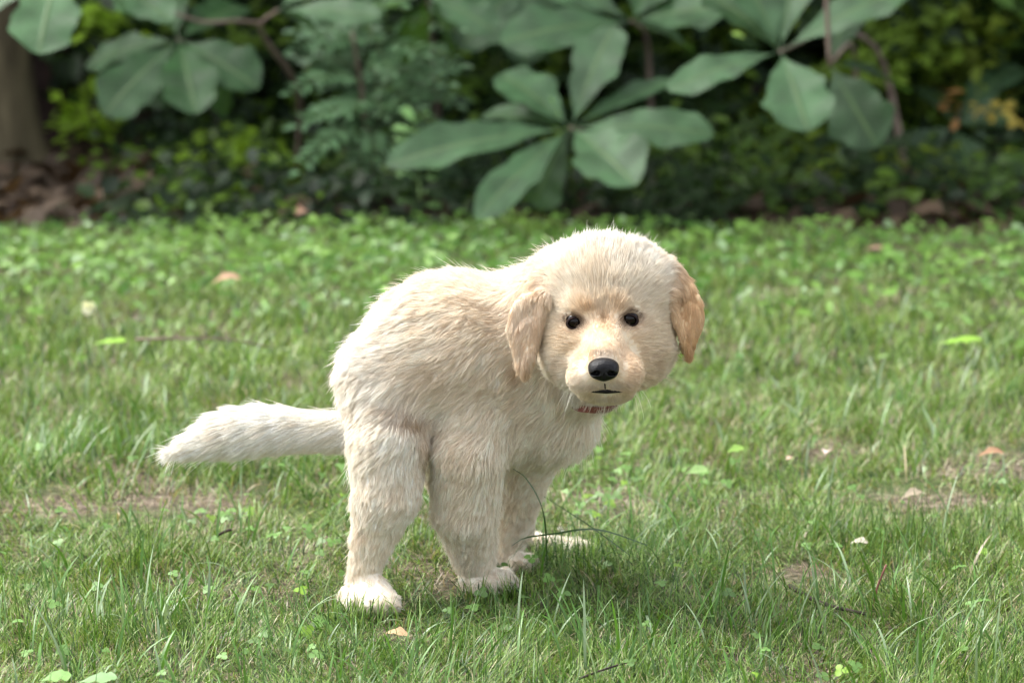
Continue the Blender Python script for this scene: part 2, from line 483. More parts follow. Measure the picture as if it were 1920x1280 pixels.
# far front leg
FF = dict(g='farfront', k=.003)
FU = dict(flow=fl(-.3, 1), ln=.012, lift=.35, col='leg')
cap((995, 820, .05), (976, 910, .07), 66, 43, **FU, **FF)
cap((976, 910, .07), (966, 985, .085), 43, 31, **FU, **FF)
cap((966, 985, .085), (955, 1035, .09), 31, 21, **FU, **FF)
cap((955, 1040, .088), (978, 1050, .078), 20, 15, **PAW, **FF)
for px, py, d, r in ((966, 1057, .07, 11), (984, 1056, .07, 11), (998, 1050, .082, 10)):
    cap((px - 10, py - 6, d + .012), (px, py, d), r, r * .9, **PAW, **FF)
# far hind leg: thigh hidden behind the belly, long hind foot showing past the front paw
FH = dict(g='farhind', k=.003)
cap((800, 790, .09), (850, 900, .13), 62, 44, **FU, **FH)
cap((850, 900, .13), (925, 975, .15), 44, 24, **FU, **FH)
cap((925, 975, .15), (985, 1012, .16), 24, 17, **FU, **FH)
cap((985, 1012, .16), (1045, 1020, .15), 17, 15, **PAW, **FH)
for px, py, d, r in ((1066, 1027, .14, 11), (1084, 1026, .148, 11.5), (1098, 1022, .158, 10)):
    cap((px - 18, py - 4, d + .006), (px, py, d), r, r * .9, **PAW, **FH)

EYES = []
EYE_R = 0.0088
OPEN_X, OPEN_Z = .0064, .0050

def prim_d(q, P):
    if q['t'] == 'cap':
        ab = q['B'] - q['A']; L2 = float(ab @ ab)
        h = np.clip(((P - q['A']) @ ab) / L2, 0, 1)
        return np.linalg.norm(P - q['A'] - h[..., None] * ab, axis=-1) - (q['ra'] + (q['rb'] - q['ra']) * h)
    L = (P - q['C']) @ q['M']
    k0 = np.linalg.norm(L / q['r'], axis=-1)
    k1 = np.linalg.norm(L / (q['r'] ** 2), axis=-1)
    return k0 * (k0 - 1) / np.maximum(k1, 1e-6)
LIMB_K = {'tail': .03, 'hind': .03, 'front': .03, 'farfront': .02, 'farhind': .02}
def smin(a, b, k):
    h = np.maximum(k - np.abs(a - b), 0) / k
    return np.minimum(a, b) - h * h * k * 0.25
def body_sdf(P, sockets=True):
    d, limbs = None, {}
    for q in PR:
        e = prim_d(q, P)
        if q['g'] is None:
            d = e if d is None else smin(d, e, q['k'])
        else:
            limbs[q['g']] = e if q['g'] not in limbs else smin(limbs[q['g']], e, q['k'])
    trunk_d = d
    for name, e in limbs.items():
        d = np.minimum(d, smin(trunk_d, e, LIMB_K[name]))
    if sockets:
        for e in EYES:
            q = (P - e - [0, -EYE_R * .8, 0]) / np.array([OPEN_X * 1.10, EYE_R * 1.3, OPEN_Z * 1.12])
            d = np.maximum(d, -(np.linalg.norm(q, axis=-1) - 1) * .005)
    return d
for ex, ey in ((1078, 602), (1180, 597)):
    lo_t, hi_t = -.25, -.02
    for _ in range(40):            # first surface point along the line of sight
        md = (lo_t + hi_t) / 2
        ts = np.linspace(-.25, md, 60)
        if (body_sdf(np.array([w(ex, ey, t) for t in ts]), False) < 0).any(): hi_t = md
        else: lo_t = md
    EYES.append(w(ex, ey, hi_t + .0072))
def grad(f, P, e=4e-4):
    G = np.empty_like(P)
    for i in range(3):
        o = np.zeros(3); o[i] = e
        G[:, i] = f(P + o) - f(P - o)
    return unit(G)
def surface_nets(f, lo, hi, h, chunk=24, axes=None):
    xs, ys, zs = axes or [np.arange(lo[i], hi[i] + h, h) for i in range(3)]
    n = (len(xs), len(ys), len(zs))
    D = np.empty(n, dtype=np.float32)
    for i in range(0, n[0], chunk):
        P = np.stack(np.meshgrid(xs[i:i + chunk], ys, zs, indexing='ij'), -1)
        D[i:i + chunk] = f(P.reshape(-1, 3)).reshape(P.shape[:3])
    I = D < 0
    c = [(a, b, d) for a in (0, 1) for b in (0, 1) for d in (0, 1)]
    m = tuple(k - 1 for k in n)
    sl = lambda a, b, d: (slice(a, a + m[0]), slice(b, b + m[1]), slice(d, d + m[2]))
    cnt = sum(I[sl(*k)].astype(np.int8) for k in c)
    act = (cnt > 0) & (cnt < 8)
    vid = -np.ones(m, dtype=np.int64)
    vid[act] = np.arange(act.sum())
    ai = np.argwhere(act)
    acc = np.zeros((len(ai), 3)); num = np.zeros(len(ai))
    val = {k: D[ai[:, 0] + k[0], ai[:, 1] + k[1], ai[:, 2] + k[2]] for k in c}
    for k in c:
        for ax in range(3):
            if k[ax] == 0:
                k2 = tuple(1 if j == ax else k[j] for j in range(3))
                a, b = val[k], val[k2]
                x = (a < 0) != (b < 0)
                t = np.where(x, a / np.where(x, a - b, 1), 0)
                p = np.array(k, float)[None] + t[:, None] * np.eye(3)[ax]
                acc += p * x[:, None]; num += x
    fr = acc / num[:, None]
    V = np.stack([a[ai[:, i]] + fr[:, i] * (a[ai[:, i] + 1] - a[ai[:, i]]) for i, a in enumerate((xs, ys, zs))], -1)
    Fq = []
    for ax in range(3):
        o1, o2 = [j for j in range(3) if j != ax]
        a = [slice(1, k) for k in m]; b = list(a)
        a[ax] = slice(0, m[ax]); b[ax] = slice(1, m[ax] + 1)
        A, B = I[tuple(a)], I[tuple(b)]
        e = np.argwhere(A != B)
        if not len(e): continue
        s = A[tuple(e.T)]
        base = e.copy(); base[:, o1] += 1; base[:, o2] += 1
        def v(d1, d2):
            q = base.copy(); q[:, o1] -= d1; q[:, o2] -= d2
            return vid[tuple(q.T)]
        q = np.stack([v(1, 1), v(0, 1), v(0, 0), v(1, 0)], -1)
        flip = s if ax != 1 else ~s
        q[~flip] = q[~flip][:, ::-1]
        Fq.append(q)
    return V, np.concatenate(Fq)
lo = [w(300, 640, 0)[0], 2.48, -0.004]; hi = [w(1350, 640, 0)[0] + .01, 2.94, 0.385]
def graded(a, b, fa, fb, coarse, fine):
    q = [a]
    while q[-1] < b:
        q.append(q[-1] + (fine if fa <= q[-1] <= fb else coarse))
    return np.array(q)
ex0, ex1 = EYES[0][0] - .012, EYES[1][0] + .012
V, F = surface_nets(body_sdf, lo, hi, 0, axes=(graded(lo[0], hi[0], ex0, ex1, .0038, .0017), graded(lo[1], hi[1], 2.5, EYES[0][1] + .008, .0038, .0017),
                    graded(lo[2], hi[2], w(1136, 745, -.15)[2], EYES[1][2] + .012, .0038, .0017)))
for _ in range(2):
    G = grad(body_sdf, V)
    V = V - np.clip(body_sdf(V), -.001, .001)[:, None] * G
V[:, 2] = np.maximum(V[:, 2], 0.001)

# colours of the coat; some facial shading is painted in as well
PAL = {'body': (.88, .80, .68), 'crown': (.82, .75, .63), 'face': (.81, .69, .52), 'brow': (.81, .71, .56), 'muzzle': (.80, .66, .49), 'cheek': (.84, .77, .65),
       'ear': (.70, .50, .30), 'earleft': (.80, .67, .52), 'tail': (.88, .84, .76), 'thigh': (.88, .82, .72), 'leg': (.88, .80, .68), 'paw': (.86, .79, .69)}
MUZZLE_C = w(1132, 690, -.168)
HEAD_C = w(1137, 590, -.07)
def weights(P, s=0.005):
    Ds = np.stack([prim_d(q, P) for q in PR], -1)
    m = Ds.min(-1, keepdims=True)
    W = np.exp(-(Ds - m) / s)
    return W / W.sum(-1, keepdims=True)
def px_of(P):
    """photo pixel coordinates, used once to place coat markings and painted shading on the body"""
    y, z = P[:, 1], P[:, 2] - CAM_H
    f = y * CP - z * SP
    u = y * SP + z * CP
    return 960 + FPX * P[:, 0] / f, 640 - FPX * u / f
def coat(P, W):
    c = W @ np.array([PAL[q['col']] for q in PR])
    x, y = px_of(P)
    front = P[:, 1] < 2.72
    def spot(cx, cy, rx, ry, colr, amt, dmax=2.72, n=.25):
        nonlocal c
        e = ((x - cx) / rx) ** 2 + ((y - cy) / ry) ** 2 + n * vnoise(P, .012, 9)
        a = amt * np.exp(-e * 1.2) * (P[:, 1] < dmax)
        c = c * (1 - a[:, None]) + np.array(colr) * a[:, None]
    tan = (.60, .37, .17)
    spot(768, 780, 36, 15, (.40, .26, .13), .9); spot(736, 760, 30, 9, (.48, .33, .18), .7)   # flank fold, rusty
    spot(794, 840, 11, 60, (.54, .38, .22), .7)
    spot(880, 600, 110, 60, (.77, .65, .49), .35)
    spot(690, 640, 80, 130, (.83, .80, .74), .8)
    spot(810, 700, 90, 40, (.73, .60, .44), .4)
    spot(1132, 605, 22, 26, (.58, .38, .20), .6)           # between the eyes
    spot(1130, 601, 6, 8, (.26, .15, .07), .8, n=0)  # furrow between the eyes, its shade painted into the coat
    spot(1130, 530, 24, 60, (.70, .57, .40), .3)
    spot(1103, 582, 16, 11, tan, .4); spot(1158, 579, 16, 11, tan, .4)
    spot(1093, 607, 8, 6, (.22, .14, .10), .6, n=0); spot(1166, 603, 8, 6, (.22, .14, .10), .6, n=0)   # inner eye corners, with trough shading painted in
    for e in EYES:
        q = np.linalg.norm(((P - e) / [OPEN_X * 1.25, 1, OPEN_Z * 1.3])[:, [0, 2]], axis=1)
        a = (.6 * sstep(1.9, 1.2, q) * (P[:, 1] < e[1] + .01))[:, None]
        c = c * (1 - a) + np.array([.42, .28, .17]) * a
        a = (.85 * sstep(1.5, 1.05, q) * (P[:, 1] < e[1] + .01))[:, None]
        c = c * (1 - a) + np.array([.12, .075, .045]) * a
    spot(1062, 606, 8, 4, (.3, .2, .13), .5, n=0); spot(1198, 600, 8, 4, (.3, .2, .13), .5, n=0)
    spot(1077, 618, 24, 12, (.62, .46, .32), .5); spot(1183, 614, 24, 12, (.62, .46, .32), .5)
    spot(1095, 668, 16, 14, (.58, .40, .22), .55); spot(1133, 667, 26, 7, (.30, .25, .21), .6)
    spot(1180, 690, 34, 34, (.70, .54, .37), .4)
    spot(1054, 694, 9, 34, (.60, .46, .31), .5); spot(1220, 690, 9, 38, (.58, .44, .29), .55)   # shading painted along the edge of the muzzle
    spot(1085, 710, 22, 30, (.82, .78, .70), .7)
    spot(1105, 460, 90, 30, (.83, .80, .74), .7); spot(1215, 490, 60, 40, (.83, .80, .73), .7)
    spot(1133, 720, 40, 9, (.40, .37, .35), .6)
    spot(1136, 742, 30, 8, (.42, .38, .32), .5)
    spot(985, 690, 16, 22, (.48, .29, .13), .6); spot(1292, 655, 24, 34, (.50, .30, .13), .6)
    spot(1020, 560, 8, 60, (.60, .44, .28), .4); spot(970, 600, 26, 40, (.80, .68, .55), .5)
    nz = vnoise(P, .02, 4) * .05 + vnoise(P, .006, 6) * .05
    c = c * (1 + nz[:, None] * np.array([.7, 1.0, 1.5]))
    return np.clip(c, .02, .93)

puppy = empty('puppy', (0.0, 2.72, 0.0), 'pale golden long-haired puppy squatting on the lawn, head turned to the camera', 'puppy')
Wv = weights(V)
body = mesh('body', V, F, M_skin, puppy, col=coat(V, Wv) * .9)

# course of the collar, hugging the neck
cpts = [w(*a) for a in ((1035, 722, -.0), (1060, 752, -.03), (1090, 768, -.055), (1118, 772, -.058), (1146, 762, -.045), (1152, 725, -.0), (1120, 660, .045), (1060, 610, .06), (1000, 610, .02), (1000, 665, -.01), (1015, 690, -.005), (1035, 722, -.0))]
cs = spline(cpts, 72)
cx_, cy_ = px_of(cs)
coff = -.007 + .0165 * sstep(1062, 1092, cx_) * sstep(735, 752, cy_)
for _ in range(6):
    cs = cs - (body_sdf(cs, False) - coff)[:, None] * grad(lambda q: body_sdf(q, False), cs) * .8
for _ in range(4):
    cs[1:-1] = (cs[:-2] + 2 * cs[1:-1] + cs[2:]) / 4
CSX = cs[(coff > .003)]

# ------------------------------------------------------------------ fur
def curves_obj(name, pts, rad, col, mat, parent):
    n, k = pts.shape[:2]
    cd = bpy.data.hair_curves.new(name)
    cd.add_curves([k] * n)
    off = np.zeros(3)
    wl = parent
    while wl is not None:
        off += np.array(wl.location); wl = wl.parent
    cd.attributes['position'].data.foreach_set('vector', (pts - off).astype(np.float32).ravel())
    a = cd.attributes.get('radius') or cd.attributes.new('radius', 'FLOAT', 'POINT')
    a.data.foreach_set('value', np.broadcast_to(rad, (n, k)).astype(np.float32).ravel())
    c = cd.attributes.new('col', 'FLOAT_COLOR', 'CURVE')
    cc = np.ones((n, 4), dtype=np.float32); cc[:, :3] = col
    c.data.foreach_set('color', cc.ravel())
    cd.materials.append(mat)
    o = bpy.data.objects.new(name, cd)
    COL.objects.link(o)
    o.parent = parent
    return o
def sample_surface(V, F, n, dens=None):
    A, B, C, Dv = V[F[:, 0]], V[F[:, 1]], V[F[:, 2]], V[F[:, 3]]
    ar = .5 * np.linalg.norm(np.cross(C - A, Dv - B), axis=-1)
    if dens is not None: ar = ar * dens
    p = ar / ar.sum()
    i = rng.choice(len(F), n, p=p)
    u, v = rng.random((n, 1)), rng.random((n, 1))
    return (A[i] * (1 - u) + B[i] * u) * (1 - v) + (Dv[i] * (1 - u) + C[i] * u) * v
fc = V[F].mean(1)
Wf = weights(fc)
reg = np.array([q['region'] for q in PR])
is_head = (Wf[:, reg == 'head'].sum(1)); is_ear = Wf[:, reg == 'ear'].sum(1)
gf = grad(body_sdf, fc)
view = unit(np.array([0, 0, CAM_H]) - fc)
facing = (gf * view).sum(1)
dens = 1 + 1.3 * is_head + .8 * is_ear
dens *= np.where(facing < -.75, .4, 1.0)           # the far side is sparser, still covered
NH = 600000
P = sample_surface(V, F, NH, dens)
def hair(P):
    Wp = weights(P)
    N = grad(body_sdf, P)
    flow = np.zeros_like(P)
    rad_dir = unit(P - MUZZLE_C)
    # on the head the coat runs from the nose up and back
    back = unit(rad_dir + np.array([0, .55, 0.0]))
    for j, q in enumerate(PR):
        f = back if isinstance(q['flow'], str) else q['flow'][None]
        flow += Wp[:, j:j + 1] * f
    ln = Wp @ np.array([q['ln'] for q in PR])
    lift = Wp @ np.array([q['lift'] for q in PR])
    hd = Wp[:, reg == 'head'].sum(1); er = Wp[:, reg == 'ear'].sum(1); tl = Wp[:, reg == 'tail'].sum(1)
    bd = 1 - hd - er - tl
    amp = .22 * hd + .30 * er + .10 * tl + .50 * bd
    # crown tuft stands up, legs turn woolly
    nz = np.stack([vnoise(P, .019, s) for s in (11, 12, 13)], -1) + .6 * np.stack([vnoise(P, .009, s) for s in (14, 15, 16)], -1)
    flow = unit(flow) + amp[:, None] * nz
    T = unit(flow - (flow * N).sum(1, keepdims=True) * N)
    ln = ln * (1 + .22 * (1 - .8 * tl) * vnoise(P, .014, 21))
    x, y = px_of(P)
    # short around eyes, nose and mouth
    for e in EYES:
        de = np.linalg.norm(P - e, axis=1)
        ln = ln * (0.26 + .74 * sstep(EYE_R * 1.0, EYE_R * 2.6, de))
    dn = np.linalg.norm(P - w(1132, 697, -.194), axis=1)
    ln = ln * (.6 + .4 * sstep(.012, .030, dn))
    top = hd * sstep(520, 450, y)
    ln = ln * (1 + top * (.15 + .5 * vnoise(P, .007, 25)))
    lift = lift + .35 * top + .12 * (1 - .8 * tl) * vnoise(P, .016, 23)
    dc = np.linalg.norm(P[:, None, :] - CSX[None], axis=2).min(1)
    ln = ln * (.38 + .62 * sstep(.004, .015, dc))
    return Wp, N, T, ln, lift, (hd, er, tl, bd)
Wp, N, T, ln, lift, (hd, er, tl, bd) = hair(P)
keep = np.ones(len(P), bool)
for e in EYES:
    keep &= ~((np.linalg.norm(((P - e) / [OPEN_X * 1.0, 1, OPEN_Z * 1.0])[:, [0, 2]], axis=1) < 1) & (P[:, 1] < e[1] + .004))
NOSE_C = w(1132, 694, -.201)
keep &= (np.linalg.norm((P - NOSE_C) * np.array([1 / .0128, 1 / .02, 1 / .0104]), axis=1) > 1)
xx, yy = px_of(P)
mouth = (np.abs(xx - 1136) < 20) & (np.abs(yy - 732.5) < 3.0) & (P[:, 1] < 2.62)
keep &= ~mouth
P, N, T, ln, lift, Wp = P[keep], N[keep], T[keep], ln[keep], lift[keep], Wp[keep]
hd, er, tl, bd = hd[keep], er[keep], tl[keep], bd[keep]
n = len(P); K = 6
L = ln * rng.uniform(.55, 1.15, n)
jit = rng.normal(size=(n, 3))
pts = np.empty((n, K, 3)); pts[:, 0] = P - N * .0008
cur = pts[:, 0].copy()
grav = np.array([0, 0, -1.0])
for k in range(1, K):
    t = (k - .5) / (K - 1)
    l = np.maximum(lift, .05) * (1.25 - .9 * t)
    d = T + N * l[:, None] + jit * (.10 + .07 * bd[:, None]) + grav * (.10 * t * (1 + bd[:, None] + 2 * tl[:, None]))
    cur = cur + unit(d) * (L / (K - 1))[:, None]
    pts[:, k] = cur
# clumping at two scales
def clump(pts, P, frac, amount, power, seed):
    r2 = np.random.default_rng(seed)
    gi = r2.choice(len(P), int(len(P) * frac), replace=False)
    kd = kdtree.KDTree(len(gi))
    for a, i in enumerate(gi): kd.insert(P[i], a)
    kd.balance()
    near = np.array([kd.find(p)[1] for p in P.tolist()])
    g = gi[near]
    t = np.linspace(0, 1, pts.shape[1]) ** power
    return pts + (pts[g] - pts) * (t[None, :, None] * amount[:, None, None]), g
# keep the clump's own length ratio
for k in range(1, K):      # woolly frizz
    pts[:, k] += np.stack([vnoise(pts[:, k], .0042, s) for s in (101, 102, 103)], -1) * (.0011 * k / K * (.35 * hd + .3 * er + .25 * tl + 1.25 * bd))[:, None]
free = pts.copy()
pts, g1 = clump(pts, P, 1 / 10, .36 * hd + .38 * er + .35 * tl + .52 * bd, 1.2, 1)
pts, g2 = clump(pts, P, 1 / 90, .20 * hd + .34 * er + .0 * tl + .24 * bd, 1.8, 2)
guard = rng.random(n) < .03 * (1 - .6 * hd) * (1 - er)          # loose guard hairs stand out of the tufts
kk = np.linspace(0, 1, K)[None, :, None]
pts[guard] = free[guard, :1] + (free[guard] - free[guard, :1]) * 1.22 + N[guard, None] * (L[guard, None, None] * .12 * kk ** 1.5)
pts[..., 2] = np.maximum(pts[..., 2], .002)
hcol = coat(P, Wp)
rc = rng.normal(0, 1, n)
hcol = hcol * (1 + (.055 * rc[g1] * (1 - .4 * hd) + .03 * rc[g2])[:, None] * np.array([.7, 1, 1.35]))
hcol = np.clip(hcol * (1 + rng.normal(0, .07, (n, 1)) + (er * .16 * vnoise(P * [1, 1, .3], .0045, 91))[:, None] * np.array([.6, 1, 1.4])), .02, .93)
base_r = .00018 * (1 + .15 * bd + .15 * tl - .12 * hd)
prof = np.array([1, 1, .95, .8, .55, .15])
rad = base_r[:, None] * prof[None]
x, y = px_of(P)
left = x < 1130
masks = {'fur': (bd + hd > .5)}
tailm = tl >= .5; earm = er >= .5
bodym = ~(tailm | earm)
curves_obj('fur', pts[bodym], rad[bodym], hcol[bodym], M_fur, body)
tf = curves_obj('tail_fur', pts[tailm], rad[tailm], hcol[tailm], M_fur, body)
tf['label'] = 'long white fur of the outstretched tail'
for s, lab in ((left, 'golden ear hanging beside the shoulder'), (~left, 'rusty golden ear against the grass')):
    m = earm & s
    o = curves_obj('ear_fur', pts[m], rad[m], hcol[m], M_fur, body); o['label'] = lab

# whiskers
wp = []
for side in (-1, 1):
    for i in range(9):
        a = w(1133 + side * (44 + 3 * (i % 3)), 712 + 4 * (i // 3) + 3 * (i % 3), -.172)
        Lw = .017 + .006 * (i % 4)
        d = unit(np.array([side * (.75 + .1 * (i % 3)), -.1 + .1 * (i % 2), -.25 - .22 * (i // 3)]))
        q = [a]
        for k in range(5):
            d = unit(d + np.array([-.06 * side, .10, -.26])); q.append(q[-1] + d * Lw / 5 * (.8 + .4 * ((i * 7) % 5) / 5))
        wp.append(q)
wp = np.array(wp)
ww = curves_obj('whiskers', wp, np.array([.00012, .00012, .00011, .00009, .00007, .00003]), np.tile([.85, .8, .7], (len(wp), 1)), M_fur, body)

# ------------------------------------------------------------------ eyes, nose, mouth, collar
def ball(c, r, nu=28, nv=18, sc=(1, 1, 1)):
    Vb, Fb = [], []
    for i in range(nv + 1):
        th = math.pi * i / nv
        for j in range(nu):
            ph = 2 * math.pi * j / nu
            Vb.append((math.sin(th) * math.cos(ph) * sc[0], -math.cos(th) * sc[1], math.sin(th) * math.sin(ph) * sc[2]))
    for i in range(nv):
        for j in range(nu):
            Fb.append((i * nu + j, i * nu + (j + 1) % nu, (i + 1) * nu + (j + 1) % nu, (i + 1) * nu + j))
    return np.array(Vb) * r + c, np.array(Fb)
for e, sd in zip(EYES, (-1, 1)):
    Vb, Fb = ball(e, EYE_R * .985)
    eo = mesh('eye', Vb, Fb, M_eye, puppy)
    def lid_sdf(P):
        r = np.linalg.norm(P - e, axis=-1)
        d = np.abs(r - EYE_R * 1.06) - .0007
        q = (P - e)[:, [0, 2]]
        zc = q[:, 1] + .14 * sd * q[:, 0]                 # corners slope down to the outside
        zc = np.where(zc > 0, zc * 1.22, zc)             # heavy upper lid
        op = (np.sqrt((q[:, 0] / OPEN_X) ** 2 + (zc / OPEN_Z) ** 2) - 1) * OPEN_Z
        d = np.maximum(d, -op)
        d = np.maximum(d, (np.sqrt((q[:, 0] / OPEN_X) ** 2 + (zc / OPEN_Z) ** 2) - 1.36) * OPEN_Z)
        return np.maximum(d, P[:, 1] - e[1] + .001)
    Vt, Ft = surface_nets(lid_sdf, e - .0105, e + .0105, .0005)
    q = (Vt - e)[:, [0, 2]]; op = np.sqrt((q[:, 0] / OPEN_X) ** 2 + ((q[:, 1] + .12 * sd * q[:, 0]) / OPEN_Z) ** 2)
    t = sstep(1.2, 1.45, op)[:, None]
    mesh('eyelid', Vt, Ft, M_skin, eo, col=np.array([.02, .013, .013]) * (1 - t) + np.array([.10, .06, .035]) * t)
# nose
def nose_sdf(P):
    q = P - NOSE_C
    def e(c, r):
        l = (q - np.array(c)); k0 = np.linalg.norm(l / r, axis=-1); k1 = np.linalg.norm(l / np.array(r) ** 2, axis=-1)
        return k0 * (k0 - 1) / np.maximum(k1, 1e-6)
    d = e((0, .006, .0026), (.0136, .0120, .0078))
    d = smin(d, e((-.0068, .002, -.0010), (.0063, .0085, .0068)), .004)
    d = smin(d, e((.0068, .002, -.0010), (.0063, .0085, .0068)), .004)
    d = smin(d, e((0, .003, -.0042), (.0062, .0088, .0062)), .005)
    for s in (-1, 1):
        nst = e((s * .0064, -.0060, -.0018), (.0030, .0052, .0021))
        nst = np.minimum(nst, e((s * .0100, -.0030, -.0030), (.0036, .0046, .0011)))
        d = -smin(-d, nst, .0012)
    gr = np.maximum(np.abs(q[:, 0]) - .0004, q[:, 2] + .0020)
    gr = np.maximum(gr, q[:, 1] + .0052)
    d = -smin(-d, gr, .0008)
    return d
Vn, Fn = surface_nets(nose_sdf, NOSE_C - [.017, .014, .013], NOSE_C + [.017, .02, .012], .0006)
mesh('nose', Vn, Fn, M_nose, puppy)
# mouth: dark lip line
def surf(px, py, a=-.25, b=-.02):
    ts = np.linspace(a, b, 500)
    d = body_sdf(np.array([w(px, py, t) for t in ts]), False)
    i = int(np.argmax(d < 0)); return w(px, py, ts[i])
lp = np.array([surf(px, 733 + .0018 * (px - 1136) ** 2) for px in range(1104, 1170, 4)]) + [0, -.0006, 0]
Vt, Ft = tube(lp, np.interp(np.linspace(0, 1, len(lp)), [0, .25, .5, .75, 1], [.0003, .0015, .0022, .0015, .0003]), 8)
lipo = mesh('lip', Vt, Ft, M_lip, puppy)
ph = np.array([surf(1134 + .2 * i, 719 + 2.6 * i) for i in range(6)]) + [0, -.0003, 0]
Vt, Ft = tube(ph, [.0009, .0007, .0006, .0006, .0007, .0010], 6)
mesh('philtrum', Vt, Ft, M_lip, lipo)
# collar: a flat band round the neck, partly sunk in the coat
ctr = cs.mean(0)
Vc = []
nrm_ring = unit(np.linalg.svd(cs - ctr)[2][2])
for i, p in enumerate(cs):
    t = unit(cs[(i + 1) % len(cs)] - cs[i - 1])
    b = nrm_ring; o = unit(np.cross(b, t))
    if o @ (p - ctr) < 0: o = -o
    hw, th = .0044, .0010
    for s1, s2 in ((-1, -1), (1, -1), (1, 1), (-1, 1)):
        Vc.append(p + b * hw * s1 + o * th * s2)
Fc = [(i * 4 + a, i * 4 + (a + 1) % 4, (i + 1) * 4 + (a + 1) % 4, (i + 1) * 4 + a) for i in range(len(cs) - 1) for a in range(4)]
co = mesh('collar', np.array(Vc), np.array(Fc), M_collar, puppy, smooth=False)
co['label'] = 'faded red collar under the chin'

# ------------------------------------------------------------------ grass
def blades(root, L, wd, lean, az, col_root, col_tip, seg=4, curl=1.0, twist=None, fold=0.0):
    """arrays of bent tapering blades -> V, F, C"""
    n = len(root)
    hd = np.stack([np.cos(az), np.sin(az), np.zeros(n)], -1)
    tw = az + math.pi / 2 + (rng.normal(0, .5, n) if twist is None else twist)
    sd = np.stack([np.cos(tw), np.sin(tw), np.zeros(n)], -1)
    rows = []
    cur = root.copy(); rows.append(cur)
    for k in range(seg):
        a = lean * (.35 + curl * (k + .5) / seg)
        a = np.minimum(a, 2.2)
        cur = cur + (L / seg)[:, None] * (np.sin(a)[:, None] * hd + np.cos(a)[:, None] * np.array([0, 0, 1.0]))
        rows.append(cur)
    prof = [.75, 1.0, .88, .6, .0] if seg == 4 else list(np.interp(np.linspace(0, 1, seg + 1), [0, .25, .6, .85, 1], [.7, 1, .85, .5, 0]))
    Vs, Cs = [], []
    for k in range(seg):
        off = sd * (wd * prof[k] * .5)[:, None]
        Vs += [rows[k] - off, rows[k] + off]
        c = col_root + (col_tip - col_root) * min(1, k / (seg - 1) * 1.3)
        Cs += [c, c]
    Vs.append(rows[-1]); Cs.append(col_tip)
    nv = 2 * seg + 1
    V = np.stack(Vs, 1).reshape(-1, 3); C = np.stack(Cs, 1).reshape(-1, 3)
    q = np.array([[2 * k, 2 * k + 1, 2 * k + 3, 2 * k + 2] for k in range(seg - 1)])
    t = np.array([[2 * seg - 2, 2 * seg - 1, 2 * seg]])
    b = (np.arange(n) * nv)[:, None, None]
    return V, (q[None] + b).reshape(-1, 4), (t[None] + b).reshape(-1, 3), C, rows[-1]
class Bag:
    def __init__(s): s.V, s.Q, s.T, s.C, s.n = [], [], [], [], 0
    def add(s, V, Q, T, C):
        s.V.append(V); s.C.append(C)
        if Q is not None and len(Q): s.Q.append(Q + s.n)
        if T is not None and len(T): s.T.append(T + s.n)
        s.n += len(V)
    def build(s, name, mat, parent=None):
        F = []
        if s.Q: F.append(np.concatenate(s.Q))
        if s.T: F.append(np.concatenate(s.T))
        return mesh(name, np.concatenate(s.V), F, mat, parent, col=np.concatenate(s.C))
def field(x0, x1, y0, y1, n):
    """random points, wider with distance"""
    y = rng.uniform(y0, y1, int(n)); hw = .18 * y + .22
    x = rng.uniform(-1, 1, int(n)) * hw
    return np.stack([x, y, np.zeros_like(x)], -1)
def gpx(P):
    return px_of(np.asarray(P, float))
BARE = [(330, 955, 150, 45, .75), (230, 900, 60, 30, .3), (1720, 930, 130, 45, .75), (1500, 1085, 90, 35, .9), (1150, 950, 90, 45, .6), (830, 1110, 60, 30, .6), (1050, 985, 90, 35, .4),
        (1860, 860, 90, 40, .5), (1560, 850, 70, 30, .5), (1820, 440, 240, 45, .5), (120, 960, 130, 30, .5), (1650, 560, 160, 40, .3), (390, 1100, 90, 25, .35), (740, 1190, 50, 20, .5), (1400, 1000, 60, 20, .4)]
def bare(P):
    x, y = gpx(P)
    b = np.zeros(len(P))
    wob = np.clip(1 + 1.1 * vnoise(P, .06, 31) + .6 * vnoise(P, .02, 32), .15, 3)
    for cx, cy, rx, ry, a in BARE:
        b = np.maximum(b, 1.15 * a * np.exp(-(((x - cx) / rx) ** 2 + ((y - cy) / ry) ** 2) * wob))
    return b
def drop_in_dog(P, tips, extra=.006):
    k = np.ones(len(P), bool)
    box = (np.abs(P[:, 0] + .06) < .34) & (P[:, 1] > 2.45) & (P[:, 1] < 3.0)
    i = np.where(box)[0]
    if len(i):
        bad = (body_sdf(P[i] + [0, 0, .004], False) < extra * .5)
        for t in (.35, .7, 1.0):
            q = P[i] * (1 - t) + tips[i] * t
            bad |= body_sdf(q, False) < .002
        k[i[bad]] = False
    return k
def lin(r, g, b):
    f = lambda c: ((c / 255 + .055) / 1.055) ** 2.4 if c > 10 else c / 255 / 12.92
    return np.array([f(r), f(g), f(b)])
G1, G2, G3, G4 = np.array([.110, .210, .026]), np.array([.185, .290, .058]), np.array([.020, .062, .007]), np.array([.25, .33, .11])
STRAW = np.array([.40, .33, .21])
def grass_cols(P, n):
    t = np.clip(.5 + .5 * vnoise(P, .25, 41) + rng.normal(0, .3, n), 0, 1)[:, None]
    c = G1 * (1 - t) + G2 * t
    r = rng.random(n)[:, None]
    c = np.where(r < .24, G3, c); c = np.where(r > .86, G4, c)
    return c * rng.uniform(.8, 1.2, (n, 1))
EDGE = 5.42
grass = Bag()
